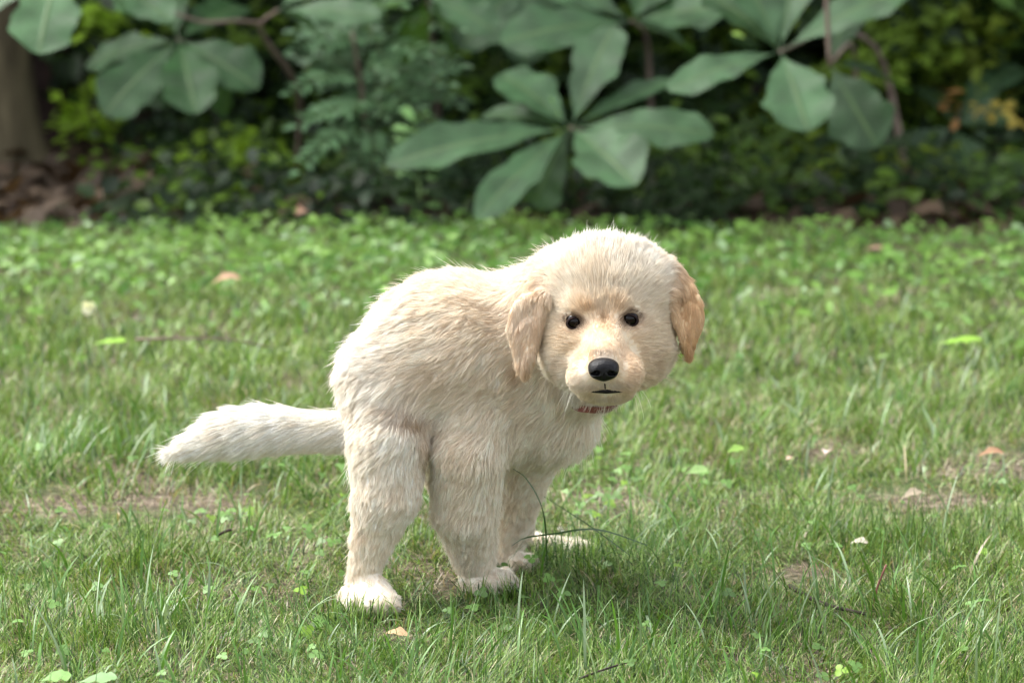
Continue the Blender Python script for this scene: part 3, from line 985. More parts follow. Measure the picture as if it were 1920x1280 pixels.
def sow(n, y0, y1, Lr, Wr, leanr, dens_noise=.5, seg=4, strawp=.04, keepf=None, hf=None, cols=None, radial=True, curl=1.0, use_bare=1):
    P = field(0, 0, y0, y1, n)
    b = bare(P)
    ns = .5 + .5 * vnoise(P, .06, 51)
    keep = rng.random(len(P)) > np.clip(b * use_bare + dens_noise * (1 - ns) * .6, 0, .92)
    keep &= P[:, 1] < EDGE + .12 * vnoise(P, .25, 87)
    if keepf is not None: keep &= keepf(P)
    P = P[keep]; b = b[keep]; n = len(P)
    if not n: return
    P[:, 2] = ground_z(P[:, 0], P[:, 1]) - .002
    # tussocks: neighbouring blades lean the same way
    az = 2 * math.pi * vnoise(P, .07, 61) * 1.3 + rng.normal(0, 1.1, n)
    L = rng.uniform(*Lr, n) * (1 + .35 * vnoise(P, .12, 71)) * (1 - .45 * b)
    if hf is not None: L = L * hf(P)
    wd = rng.uniform(*Wr, n)
    lean = np.clip(rng.normal(leanr, .32, n) + .4 * vnoise(P, .15, 72), .08, 1.6)
    c = grass_cols(P, n) if cols is None else cols(P, n)
    st = (rng.random(n) < strawp + .35 * b)
    c[st] = STRAW * rng.uniform(.6, 1.15, (st.sum(), 1))
    L[st] *= .8; lean[st] = np.clip(lean[st] + .5, 0, 1.7)
    Vb, Q, T3, C, tips = blades(P, L, wd, lean, az, c * np.array([.85, .85, .8]), c, seg, curl)  # darker roots: shade between the blades painted into their colour
    k = drop_in_dog(P, tips)
    nv = 2 * seg + 1
    kk = np.repeat(k, nv)
    if not k.all():
        i = np.where(k)[0]
        Vb = Vb.reshape(n, nv, 3)[i].reshape(-1, 3); C = C.reshape(n, nv, 3)[i].reshape(-1, 3)
        n2 = len(i); Q = Q[:n2 * (seg - 1)]; T3 = T3[:n2]
    grass.add(Vb, Q, T3, C)
def pxh(P):  # height multiplier by place: short near the feet, lusher at left
    x, y = gpx(P)
    m = np.ones(len(P))
    m *= 1 - .35 * np.exp(-(((x - 780) / 260) ** 2 + ((y - 1120) / 90) ** 2))
    m *= 1 + .35 * np.exp(-(((x - 250) / 320) ** 2 + ((y - 860) / 70) ** 2))
    m *= 1 + .4 * np.exp(-(((x - 1250) / 200) ** 2 + ((y - 1040) / 60) ** 2))
    return m
# fine turf, near to far
sow(100000, 2.25, 3.05, (.012, .038), (.0006, .0012), 1.12, seg=4, strawp=.17, hf=pxh, dens_noise=.8)
sow(52000, 3.05, 3.9, (.014, .042), (.0008, .0017), 1.0, seg=3, strawp=.10, hf=pxh, dens_noise=.8)
sow(56000, 3.9, 6.0, (.018, .045), (.0014, .003), .85, seg=3, strawp=.06)
# low creeping cover close to the soil
sow(46000, 2.25, 3.6, (.008, .02), (.0008, .0018), 1.2, seg=3, strawp=.2)
# dry thatch lying on the soil
sow(16000, 2.25, 3.8, (.012, .035), (.0006, .0013), 1.5, seg=3, strawp=.85, dens_noise=0, curl=.3, use_bare=0)
# wide soft blades
def lush(P):
    x, y = gpx(P)
    d = .12 + .85 * np.exp(-(((x - 250) / 380) ** 2 + ((y - 850) / 110) ** 2)) + .5 * np.exp(-(((x - 1450) / 500) ** 2 + ((y - 720) / 120) ** 2)) \
        + .3 * np.exp(-(((x - 300) / 500) ** 2 + ((y - 1230) / 90) ** 2)) + .35 * np.exp(-(((x - 1500) / 450) ** 2 + ((y - 1220) / 80) ** 2))
    return rng.random(len(P)) < d
def wide_cols(P, n):
    c = np.where(rng.random(n)[:, None] < .3, np.array([.22, .30, .17]), np.array([.08, .18, .03]))  # pale bluish share: sky sheen painted as blade colour
    return c * rng.uniform(.75, 1.25, (n, 1))
sow(9500, 2.25, 3.3, (.03, .08), (.0013, .0032), .8, seg=6, strawp=.01, keepf=lush, hf=pxh, cols=wide_cols, curl=1.1)
sow(5200, 3.3, 4.6, (.028, .06), (.002, .0042), .85, seg=4, strawp=.01, keepf=lush, cols=wide_cols)
# very fine upright fescue, right of the paws and along the front
def fesc(P):
    x, y = gpx(P)
    d = .95 * np.exp(-(((x - 1260) / 230) ** 2 + ((y - 1050) / 60) ** 2)) + .5 * np.exp(-(((x - 1640) / 250) ** 2 + ((y - 1030) / 60) ** 2)) + .6 * np.exp(-(((x - 700) / 220) ** 2 + ((y - 1240) / 50) ** 2)) + .25
    return rng.random(len(P)) < d
def fesc_cols(P, n):
    return np.array([.05, .11, .02]) * rng.uniform(.7, 1.7, (n, 1))
sow(22000, 2.25, 3.0, (.03, .07), (.0005, .0009), .6, seg=5, strawp=.03, keepf=fesc, cols=fesc_cols, curl=1.4)
# tufts standing in front of the paws
def paw_front(P):
    x, y = gpx(P)
    d = np.exp(-(((x - 680) / 70) ** 2 + ((y - 1172) / 12) ** 2)) + np.exp(-(((x - 925) / 60) ** 2 + ((y - 1126) / 10) ** 2)) + .8 * np.exp(-(((x - 1060) / 70) ** 2 + ((y - 1062) / 10) ** 2))
    return rng.random(len(P)) < d
sow(60000, 2.5, 2.95, (.018, .042), (.0008, .0018), .45, seg=4, strawp=.04, keepf=paw_front, dens_noise=.2, use_bare=.3)
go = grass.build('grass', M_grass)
tag(go, 'green lawn grass with fine blades, straw and tussocks', 'grass', kind='stuff')

# ------------------------------------------------------------------ broad-leaved weeds and clover
def leaflets(C0, dirv, nrm, Ls, Wd, col):
    """small bent leaf blades: 6 verts, 2 quads + 2 tris each"""
    n = len(C0)
    sd = unit(np.cross(nrm, dirv))
    L, W_ = Ls[:, None], Wd[:, None]
    p = [C0, C0 + dirv * L * .38 - sd * W_ * .5 + nrm * L * .06, C0 + dirv * L * .38 + sd * W_ * .5 + nrm * L * .06, C0 + dirv * L * .45 - nrm * L * .0,
         C0 + dirv * L * .78 - sd * W_ * .38, C0 + dirv * L * .78 + sd * W_ * .38, C0 + dirv * L - nrm * L * .10]
    V = np.stack(p, 1).reshape(-1, 3)
    q = np.array([[1, 4, 6, 3], [3, 6, 5, 2]]); t = np.array([[0, 1, 3], [0, 3, 2]])
    b = (np.arange(n) * 7)[:, None, None]
    C = np.repeat(col, 7, axis=0)
    return V, (q[None] + b).reshape(-1, 4), (t[None] + b).reshape(-1, 3), C
def rand_dirs(n, up=0.3, spread=1.0):
    a = rng.uniform(0, 2 * math.pi, n)
    d = np.stack([np.cos(a), np.sin(a), rng.normal(up, .35, n)], -1)
    return unit(d)
clov = Bag()
nc = 1100
P0 = field(0, 0, 2.3, 3.3, nc * 3)
x, y = gpx(P0)
dn = .12 + .9 * np.exp(-(((x - 470) / 170) ** 2 + ((y - 1040) / 60) ** 2)) + .9 * np.exp(-(((x - 1130) / 130) ** 2 + ((y - 920) / 50) ** 2)) + .8 * np.exp(-(((x - 900) / 150) ** 2 + ((y - 1115) / 35) ** 2)) + .6 * np.exp(-(((x - 1380) / 140) ** 2 + ((y - 830) / 50) ** 2)) + .5 * np.exp(-(((x - 430) / 150) ** 2 + ((y - 1130) / 35) ** 2))
k = (rng.random(len(P0)) < dn * (.5 + .7 * vnoise(P0, .08, 81))) & (vnoise(P0, .05, 82) > -.2)
P0 = P0[k]; P0[:, 2] = ground_z(P0[:, 0], P0[:, 1])
hgt = rng.uniform(.010, .026, len(P0))
k = drop_in_dog(P0, P0 + [0, 0, .02], .012); P0, hgt = P0[k], hgt[k]
a0 = rng.uniform(0, 2 * math.pi, len(P0))
ccol = np.array([.11, .21, .05]) * rng.uniform(.7, 1.5, (len(P0), 1)) * np.where(rng.random((len(P0), 1)) < .12, np.array([1.5, 1.35, .6]), 1)
siz = rng.uniform(.0045, .0085, len(P0))
tilt = unit(np.stack([rng.normal(0, .3, len(P0)), rng.normal(-.25, .3, len(P0)), np.ones(len(P0))], -1))
top = P0 + np.stack([np.zeros(len(P0)), np.zeros(len(P0)), hgt], -1)
for j in range(3):
    a = a0 + j * 2 * math.pi / 3
    d = np.stack([np.cos(a), np.sin(a), np.zeros(len(a))], -1)
    d = unit(d - (d * tilt).sum(1, keepdims=True) * tilt)
    clov.add(*leaflets(top, d, tilt, siz, siz * .95, ccol))
co2 = clov.build('clover_patches', M_weed)
tag(co2, 'low clover leaves scattered between the grass blades', 'clover', kind='stuff')

weeds = Bag()
nw = 12000
P0 = field(0, 0, 3.9, 6.0, nw)
x, y = gpx(P0)
dn = sstep(4.2, 5.1, P0[:, 1]) * .97 + .03
dn *= np.where((x > 1250), .75, 1)
dn *= 1 - .8 * bare(P0)
k = (rng.random(nw) < dn) & (P0[:, 1] < EDGE + .16 * vnoise(P0, .3, 88))
P0 = P0[k]; n = len(P0)
P0[:, 2] = rng.uniform(.010, .042, n)
d = rand_dirs(n, .15); nr = unit(np.stack([rng.normal(0, .45, n), rng.normal(-.45, .4, n), np.ones(n)], -1))
d = unit(d - (d * nr).sum(1, keepdims=True) * nr)
t = np.clip(.5 + .6 * vnoise(P0, .22, 89) + rng.normal(0, .25, n), 0, 1)[:, None]
c = (np.array([.055, .15, .015]) * (1 - t) + np.array([.17, .31, .05]) * t) * rng.uniform(.75, 1.2, (n, 1))
c = np.where(rng.random((n, 1)) < .05, np.array([.22, .33, .16]), c)
Ls = rng.uniform(.012, .032, n)
weeds.add(*leaflets(P0, d, nr, Ls, Ls * rng.uniform(.25, .65, n), c))
wo = weeds.build('broadleaf_weeds', M_weed)
tag(wo, 'low broad-leaved weeds along the far edge of the lawn', 'weeds', kind='stuff')

# ------------------------------------------------------------------ big leaves
def leaf_geo(base, tip, width, face, cup=.12, droop=.10, wave=.065, seed=0, a=1.15, b=.6, nu=26, nv=9, petiole=.06):
    """one obovate blade from base to tip; face = direction its upper side looks"""
    r = np.random.default_rng(abs(int(seed)))
    base, tip = np.asarray(base, float), np.asarray(tip, float)
    ax = tip - base; L = np.linalg.norm(ax); ax = ax / L
    face = np.asarray(face, float)
    nz = unit(face - (face @ ax) * ax); sd = np.cross(ax, nz)
    pk = a / (a + b); mxp = pk ** a * (1 - pk) ** b
    ph1, ph2, ph3 = r.uniform(0, 6.28, 3)
    V, UV = [], []
    for i in range(nu):
        u = 1 - (1 - i / (nu - 1)) ** 1.35
        uu = min(max((u - petiole) / (1 - petiole), 0), 1)
        wv = uu ** a * (1 - uu) ** b / mxp
        wv = max(wv, .025)
        for j in range(nv):
            v = j / (nv - 1) * 2 - 1
            edge = 1 + wave * .8 * math.sin(u * 31 + ph1 + (1.5 if v > 0 else 0)) * abs(v) + wave * 1.5 * math.sin(u * 15 + ph2 + (2.2 if v > 0 else 0)) * abs(v)
            yv = v * width / 2 * wv * edge
            z = cup * abs(yv) + droop * L * (math.sin(math.pi * u) * .9 - u * u * .25) * .5 + wave * width * .55 * abs(v) ** 1.5 * math.sin(u * 19 + ph3 + (2 if v > 0 else 0)) * wv
            V.append(base + ax * L * u + sd * yv + nz * z)
            UV.append((u, (v + 1) / 2))
    F = [(i * nv + j, (i + 1) * nv + j, (i + 1) * nv + j + 1, i * nv + j + 1) for i in range(nu - 1) for j in range(nv - 1)]
    return np.array(V), np.array(F), np.array(UV)
UPF = np.array([0, -.62, .75])
def big_leaf(parent, base, tip, width, face=None, c=(.07, .15, .075), seed=0, name='leaf', **kw):
    V, F, UV = leaf_geo(base, tip, width, UPF if face is None else face, seed=seed, **kw)
    col = np.tile(np.array(c), (len(V), 1))
    return mesh(name, V, F, M_magnolia, parent, col=col, uv=UV)
def magnolia(center, Yc, leaves, stem_pts, label, group='large-leaved magnolia saplings along the wood edge', c=(.044, .100, .040)):
    """center px; leaves = (tip px, tip py, width px, dY tip, roll, tone[, base offset px])"""
    C = at(*center, Yc)
    S0 = np.array(stem_pts[0], float)
    root = empty('magnolia_sapling', (S0[0], S0[1], S0[2]), label, 'sapling', group)
    path = spline(list(map(np.array, stem_pts)) + [C], 14)
    V, F = tube(path, np.linspace(.008, .0035, len(path)), 7)
    mesh('stem', V, F, M_twig, root)
    for i, lf in enumerate(leaves):
        tx, ty, wd, dY, roll, tone = lf[:6]  # tone: shade on the rear leaves painted into their colour
        bo = lf[6] if len(lf) > 6 else (0, 0)
        b = at(center[0] + bo[0], center[1] + bo[1], Yc)
        b = b + (at(tx, ty, Yc + dY) - b) * .03
        t = at(tx, ty, Yc + dY)
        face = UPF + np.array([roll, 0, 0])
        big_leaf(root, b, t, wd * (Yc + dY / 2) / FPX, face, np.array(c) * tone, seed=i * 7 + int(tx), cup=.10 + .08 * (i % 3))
    return root
def gp(px, Y): return np.array([at(px, 640, Y)[0], Y, 0.0])

mA = magnolia((1070, 240), 5.35, [
    (1150, 48, 98, .12, -.1, 1.0), (938, 138, 118, .1, .3, 1.05), (722, 308, 98, -.1, .1, 1.0), (893, 408, 78, -.2, .2, 1.15),
    (1000, 388, 100, .05, .1, .7), (1192, 345, 128, -.2, -.2, 1.1), (1338, 250, 98, -.05, -.1, 1.05), (1262, 148, 50, .1, -.2, 1.0),
    (905, 215, 60, .15, .1, .8)],
    [gp(1100, 5.9), gp(1095, 5.8) + [0, 0, .15]], 'broad-leaved sapling directly above the puppy, leaves in a wide wheel')
bud = at(1040, 205, 5.3)
ob = big_leaf(mA, at(1050, 228, 5.3), at(1030, 183, 5.25), .018, c=(.25, .42, .06), seed=3, name='bud'); ob['label'] = 'young yellow-green leaf bud'
mB = magnolia((1463, 97), 5.2, [
    (1252, 168, 76, -.05, .1, 1.1), (1378, -75, 100, .1, .1, .95), (1496, -80, 88, .12, -.1, .95), (1705, -25, 92, .05, -.1, 1.0),
    (1515, 245, 128, -.15, -.1, 1.15), (1330, -10, 110, .15, .2, .8)],
    [gp(1700, 6.1), gp(1640, 6.0) + [0, 0, .3], at(1560, 60, 5.6)], 'broad-leaved sapling at upper right, one rounded leaf hanging down')
big_leaf(mB, at(1400, 72, 5.2), at(1372, 62, 5.2), .012, c=(.25, .40, .06), seed=4, name='bud')
mB2 = magnolia((1555, 120), 5.45, [(1645, 275, 118, -.1, -.5, .75), (1700, 170, 80, .2, -.2, .45), (1600, 0, 90, .2, 0, .5)],
    [gp(1600, 6.3), gp(1590, 6.2) + [0, 0, .3]], 'dim sapling leaf half hidden behind the hanging rounded leaf')
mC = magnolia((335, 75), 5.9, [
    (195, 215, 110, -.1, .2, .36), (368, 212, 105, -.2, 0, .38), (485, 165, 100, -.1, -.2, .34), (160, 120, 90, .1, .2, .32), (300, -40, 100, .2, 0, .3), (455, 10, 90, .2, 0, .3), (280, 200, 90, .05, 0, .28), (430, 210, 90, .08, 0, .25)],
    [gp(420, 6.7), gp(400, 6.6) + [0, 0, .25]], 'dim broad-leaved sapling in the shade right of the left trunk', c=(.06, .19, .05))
mD = magnolia((110, -60), 5.0, [
    (72, 100, 125, -.15, .1, 1.2), (-60, 20, 100, 0, .1, 1.0), (230, -110, 90, .1, 0, 1.0)],
    [gp(-420, 5.7), gp(-380, 5.6) + [0, 0, .35]], 'broad-leaved branch in front of the trunk at top left corner')
mE = magnolia((205, -30), 5.1, [(322, 38, 80, -.1, 0, 1.15), (300, -90, 80, .1, 0, 1.0), (260, 30, 60, -.05, 0, 1.2)],
    [gp(-300, 6.4), gp(-200, 6.2) + [0, 0, .55]], 'small broad leaves at the top edge right of the trunk')
mF = magnolia((520, 20), 5.5, [(712, 32, 70, -.1, 0, 1.05), (640, -60, 80, .1, 0, .9), (600, 70, 60, .1, 0, .6)],
    [gp(560, 6.3), at(560, 175, 5.95), at(490, 60, 5.7)], 'pink-brown forked stem at top left carrying a wavy leaf')
V, F = tube(spline([at(490, 45, 5.68), at(440, 40, 5.6), at(380, 42, 5.55), at(318, 22, 5.5)], 12), np.linspace(.0045, .003, 12), 7)
mesh('branch', V, F, M_twig, mF)
mG = magnolia((1185, 40), 5.6, [(938, 78, 118, -.1, .1, .95), (1375, 15, 125, -.1, -.1, .95), (1290, 90, 90, .12, -.1, .7), (1010, -40, 90, .1, 0, .9), (1100, 100, 60, .15, 0, .6), (1240, -60, 90, 0, 0, .9)],
    [gp(1220, 6.5), gp(1210, 6.4) + [0, 0, .3]], 'broad-leaved sapling at top centre with leaves reaching both ways')
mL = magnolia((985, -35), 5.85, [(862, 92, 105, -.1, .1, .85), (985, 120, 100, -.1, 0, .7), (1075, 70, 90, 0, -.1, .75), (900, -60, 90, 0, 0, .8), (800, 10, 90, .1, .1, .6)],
    [gp(1000, 6.8), gp(990, 6.6) + [0, 0, .35]], 'shaded sapling at top centre, drooping behind the nearer leaf wheels')
mH = magnolia((800, -10), 5.7, [(930, 60, 90, -.1, 0, 1.0), (850, 110, 70, .1, 0, .75), (700, 20, 80, .1, 0, .8), (760, 120, 60, .2, .2, .6), (900, -60, 80, 0, 0, .9)],
    [gp(830, 6.6), at(812, 110, 6.1)], 'sapling with a thin pinkish stem at top left of centre')
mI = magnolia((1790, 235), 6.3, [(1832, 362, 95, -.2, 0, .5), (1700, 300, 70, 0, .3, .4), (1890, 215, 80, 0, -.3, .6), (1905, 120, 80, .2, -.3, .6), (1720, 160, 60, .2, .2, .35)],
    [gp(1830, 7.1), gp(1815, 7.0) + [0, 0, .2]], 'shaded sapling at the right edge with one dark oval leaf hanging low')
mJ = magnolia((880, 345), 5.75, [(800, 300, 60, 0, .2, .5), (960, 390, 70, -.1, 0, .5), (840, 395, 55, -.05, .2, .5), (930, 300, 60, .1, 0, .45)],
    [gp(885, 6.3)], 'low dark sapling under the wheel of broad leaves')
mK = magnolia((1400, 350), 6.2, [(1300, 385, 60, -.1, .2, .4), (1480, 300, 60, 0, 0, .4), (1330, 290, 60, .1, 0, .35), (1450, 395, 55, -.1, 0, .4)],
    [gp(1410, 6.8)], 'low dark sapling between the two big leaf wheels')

# ------------------------------------------------------------------ fern-leaved shrub (many leaflets on each frond)
def frond(parent, base, tip, nl, ll, lw, c, seed, face=UPF):
    r = np.random.default_rng(abs(int(seed)))
    base, tip = np.asarray(base, float), np.asarray(tip, float)
    ax = tip - base; L = np.linalg.norm(ax); ax /= L
    nz = unit(face - (face @ ax) * ax); sd = np.cross(ax, nz)
    path = [base + ax * L * t + nz * L * .12 * math.sin(math.pi * t) for t in np.linspace(0, 1, 8)]
    Vt, Ft = tube(path, np.linspace(.0016, .0006, 8), 4, close=False)
    B = Bag(); B.add(Vt, Ft[0], None, np.tile([.10, .13, .05], (len(Vt), 1)))
    ii = np.arange(nl)
    u = .18 + .8 * ii / nl
    C0 = np.array([base + ax * L * t + nz * L * .12 * math.sin(math.pi * t) for t in u])
    for s in (-1, 1):
        d = unit(ax * .55 + sd * s + r.normal(0, .13, (nl, 3)))
        N2 = unit(nz + r.normal(0, .2, (nl, 3)))
        d = unit(d - (d * N2).sum(1, keepdims=True) * N2)
        ls = ll * (1 - .5 * np.abs(u - .5)) * r.uniform(.85, 1.15, nl)
        B.add(*leaflets(C0, d, N2, ls, ls * lw, np.array(c) * r.uniform(.8, 1.2, (nl, 1))))
    B.add(*leaflets(np.array([tip]), ax[None], nz[None], np.array([ll]), np.array([ll * lw]), np.array([c])))
    return B.build('frond', M_weed, parent)
shr = empty('compound_leaved_shrub', gp(700, 6.1), 'grey-green shrub with rows of small leaflets left of the big leaf wheel', 'shrub')
r9 = np.random.default_rng(9)
V, F = tube(spline([gp(700, 6.1), at(690, 300, 6.0), at(680, 180, 5.9), at(660, 60, 5.85)], 14), np.linspace(.008, .004, 14), 6)
mesh('stem', V, F, M_twig, shr)
FR = [(690, 140, 560, 110), (690, 160, 545, 175), (700, 200, 560, 235), (690, 120, 620, 40), (700, 150, 780, 90), (700, 170, 850, 130), (700, 190, 860, 190), (690, 230, 600, 290), (710, 230, 820, 240), (700, 240, 700, 330),
      (690, 80, 600, 90), (690, 90, 760, 20), (700, 110, 860, 60), (690, 210, 640, 250), (705, 215, 760, 290), (680, 150, 620, 150), (700, 130, 740, 150), (690, 180, 640, 210), (700, 190, 770, 190), (690, 60, 560, 60), (670, 250, 560, 320), (700, 70, 680, 0), (710, 140, 820, 165), (705, 250, 800, 320)]
for i, (x0, y0, x1, y1) in enumerate(FR):
    d1 = r9.uniform(-.3, .25)
    frond(shr, at(x0, y0, 5.95), at(x1, y1, 5.85 + d1), 10, .036, .42, np.array([.085, .16, .075]) * (1.2 + .25 * (i % 3) - .4 * (d1 > .1)), i)
for i in range(34):
    x1, y1 = r9.uniform(535, 870), r9.uniform(60, 335); d1 = r9.uniform(-.25, .3)
    bx, by = 690 + (x1 - 690) * .35, y1 - r9.uniform(5, 45)
    frond(shr, at(bx, by, 5.95 + d1), at(x1, y1, 5.85 + d1), 9, .034, .42, np.array([.085, .16, .075]) * r9.uniform(.7, 1.5), 100 + i)
# young bright plant in front of the wood
yp = empty('young_leafy_plant', gp(790, 5.62), 'slim bright green young plant at the lawn edge, leaves in pairs', 'plant')
V, F = tube(spline([gp(792, 5.45), at(786, 340, 5.6), at(778, 235, 5.6)], 10), np.linspace(.0028, .0012, 10), 6)
mesh('stem', V, F, simple('green_stem', (.12, .22, .05), .5), yp)
for i, yv in enumerate((385, 360, 335, 312, 290, 268, 248, 232)):
    for s in (-1, 1):
        x0 = 788 - (390 - yv) * .06
        big_leaf(yp, at(x0, yv, 5.6), at(x0 + s * (44 - (i == 7) * 20), yv - 4 + 6 * s - (i == 7) * 22, 5.58 - .04 * s), .018 + .004 * (i % 2), c=np.array([.13, .25, .075]) * (1 + .5 * (i > 5)), seed=i * 3 + s, nu=7, nv=5, wave=.03)

# ------------------------------------------------------------------ trees
def trunk_geo(base, h, r0, r1, seed, lean=(0, 0), flare=.5, n=22, seg=16):
    r = np.random.default_rng(abs(int(seed)))
    V = []
    for i in range(seg + 1):
        t = i / seg
        z = h * t ** 1.6
        rad = r0 + (r1 - r0) * t + r0 * flare * math.exp(-z / .12)
        c = np.array([base[0] + lean[0] * z, base[1] + lean[1] * z, z - .03])
        for k in range(n):
            th = 2 * math.pi * k / n
            rr_ = rad * (1 + .07 * math.sin(3 * th + seed) + .05 * math.sin(7 * th + 2 * z + seed) + (.12 * math.exp(-z / .1)) * math.sin(5 * th + seed))
            V.append(c + [rr_ * math.cos(th), rr_ * math.sin(th), 0])
    F = [(i * n + k, i * n + (k + 1) % n, (i + 1) * n + (k + 1) % n, (i + 1) * n + k) for i in range(seg) for k in range(n)]
    return np.array(V), np.array(F)
def crown(parent, c, rad, n, seed, tones):
    r = np.random.default_rng(abs(int(seed)))
    B = Bag()
    m = max(8, n // 90)
    cc = r.normal(0, 1, (m, 3)); cc = unit(cc) * r.uniform(.35, 1, (m, 1)) * np.array(rad) + c
    P = cc[r.integers(0, m, n)] + r.normal(0, .16, (n, 3)) * np.array(rad) * .8
    d = unit(r.normal(0, 1, (n, 3)) + [0, 0, -.2]); nr = unit(np.stack([r.normal(0, .5, n), r.normal(0, .5, n), np.ones(n)], -1))
    d = unit(d - (d * nr).sum(1, keepdims=True) * nr)
    Ls = r.uniform(.10, .2, n)
    t = r.random((n, 1))
    B.add(*leaflets(P, d, nr, Ls, Ls * .55, np.array(tones[0]) * (1 - t) + np.array(tones[1]) * t))
    o = B.build('crown', M_under, parent); o['kind'] = 'stuff'
    return o
def tree(px, Y, rpx, h, label, mat, crad, cn, seed, lean=(0, 0), cofs=(0, 0, 0), flare=.5):
    b = gp(px, Y); r0 = rpx * Y / FPX
    root = empty('tree', b, label, 'tree', 'trees at the edge of the wood')
    V, F = trunk_geo(b, h, r0, r0 * .6, seed, lean, flare)
    mesh('trunk', V, F, mat, root)
    top = b + [lean[0] * h, lean[1] * h, h]
    for k in range(5):
        a = seed + k * 2 * math.pi / 5
        p0 = b + np.array([lean[0], lean[1], 1]) * h * (.72 + .05 * k)
        p1 = p0 + np.array([math.cos(a) * crad[0] * .8, math.sin(a) * crad[1] * .8, crad[2] * .5])
        Vt, Ft = tube(spline([p0, (p0 + p1) / 2 + [0, 0, -.1], p1], 6), np.linspace(r0 * .35, .01, 6), 6)
        mesh('limb', Vt, Ft, mat, root)
    crown(root, top + np.array(cofs), crad, cn, seed, ((.03, .07, .015), (.07, .13, .03)))  # unseen crown overhead, put in to shade the wood
    return root
tree(12, 6.55, 62, 3.6, 'thick tan-barked trunk at the left edge of the picture', M_bark, (1.3, 1.2, .7), 3000, 1, (-.01, 0), (.3, .6, 0))
tree(104, 7.1, 42, 3.6, 'dark reddish trunk just behind the tan trunk', M_bark2, (1.2, 1.2, .7), 2500, 2, (-.02, 0), (.2, .5, 0), .9)
tree(290, 8.2, 14, 3.2, 'thin dark trunk right of the two left trunks', M_bark2, (1.1, 1.1, .6), 2500, 3, (-.012, 0))
tree(1640, 7.4, 9, 3.0, 'slender trunk behind the rounded hanging leaf', M_bark2, (1.2, 1.1, .6), 3000, 4, (-.03, .02), (0, .4, 0))
tree(1040, 8.2, 12, 3.2, 'slender trunk in the dark behind the central leaf wheel', M_bark2, (1.2, 1.2, .6), 3000, 5, (.03, 0))
tree(560, 7.8, 10, 3.2, 'slender trunk in the dark behind the leafy shrub', M_bark2, (1.2, 1.2, .6), 3000, 6, (.02, 0))
tree(1900, 8.6, 16, 3.4, 'dark slender trunk at the right edge of the picture', M_bark2, (1.2, 1.2, .7), 3000, 8, (.01, 0))
# thin hanging stem at upper right
vn = empty('hanging_stem', at(1548, -120, 5.0), 'thin straight grey stem hanging at upper right', 'stem')
V, F = tube(spline([at(1546, -160, 5.0), at(1550, 0, 5.0), at(1556, 125, 5.02)], 10), .0042, 7)
mesh('bark', V, F, M_twig, vn)

# ------------------------------------------------------------------ undergrowth and far wood (reads as one mass)
def leaf_mass(name, label, clumps, cat, seed):
    r = np.random.default_rng(abs(int(seed)))
    B = Bag()
    for c, rad, n, ls, colr in clumps:
        P = np.array(c) + r.normal(0, 1, (n, 3)) * np.array(rad) * .5
        P[:, 2] = np.maximum(P[:, 2], .01)
        nr = unit(np.stack([r.normal(0, .5, n), r.normal(-.45, .5, n), np.ones(n)], -1))
        d = unit(r.normal(0, 1, (n, 3)))
        d = unit(d - (d * nr).sum(1, keepdims=True) * nr)
        L_ = r.uniform(ls * .6, ls * 1.3, n)
        B.add(*leaflets(P, d, nr, L_, L_ * r.uniform(.35, .7, n), np.array(colr) * r.uniform(.45, 1.05, (n, 1))))
    o = B.build(name, M_under)
    return tag(o, label, cat, kind='stuff')
r5 = np.random.default_rng(5)
cl = []
MG = (.07, .14, .025)
YG, DG, BG = (.24, .40, .03), (.02, .045, .011), (.03, .055, .027)  # yellow-green: sun flecks painted as leaf colour; dark greens: painted wood shade
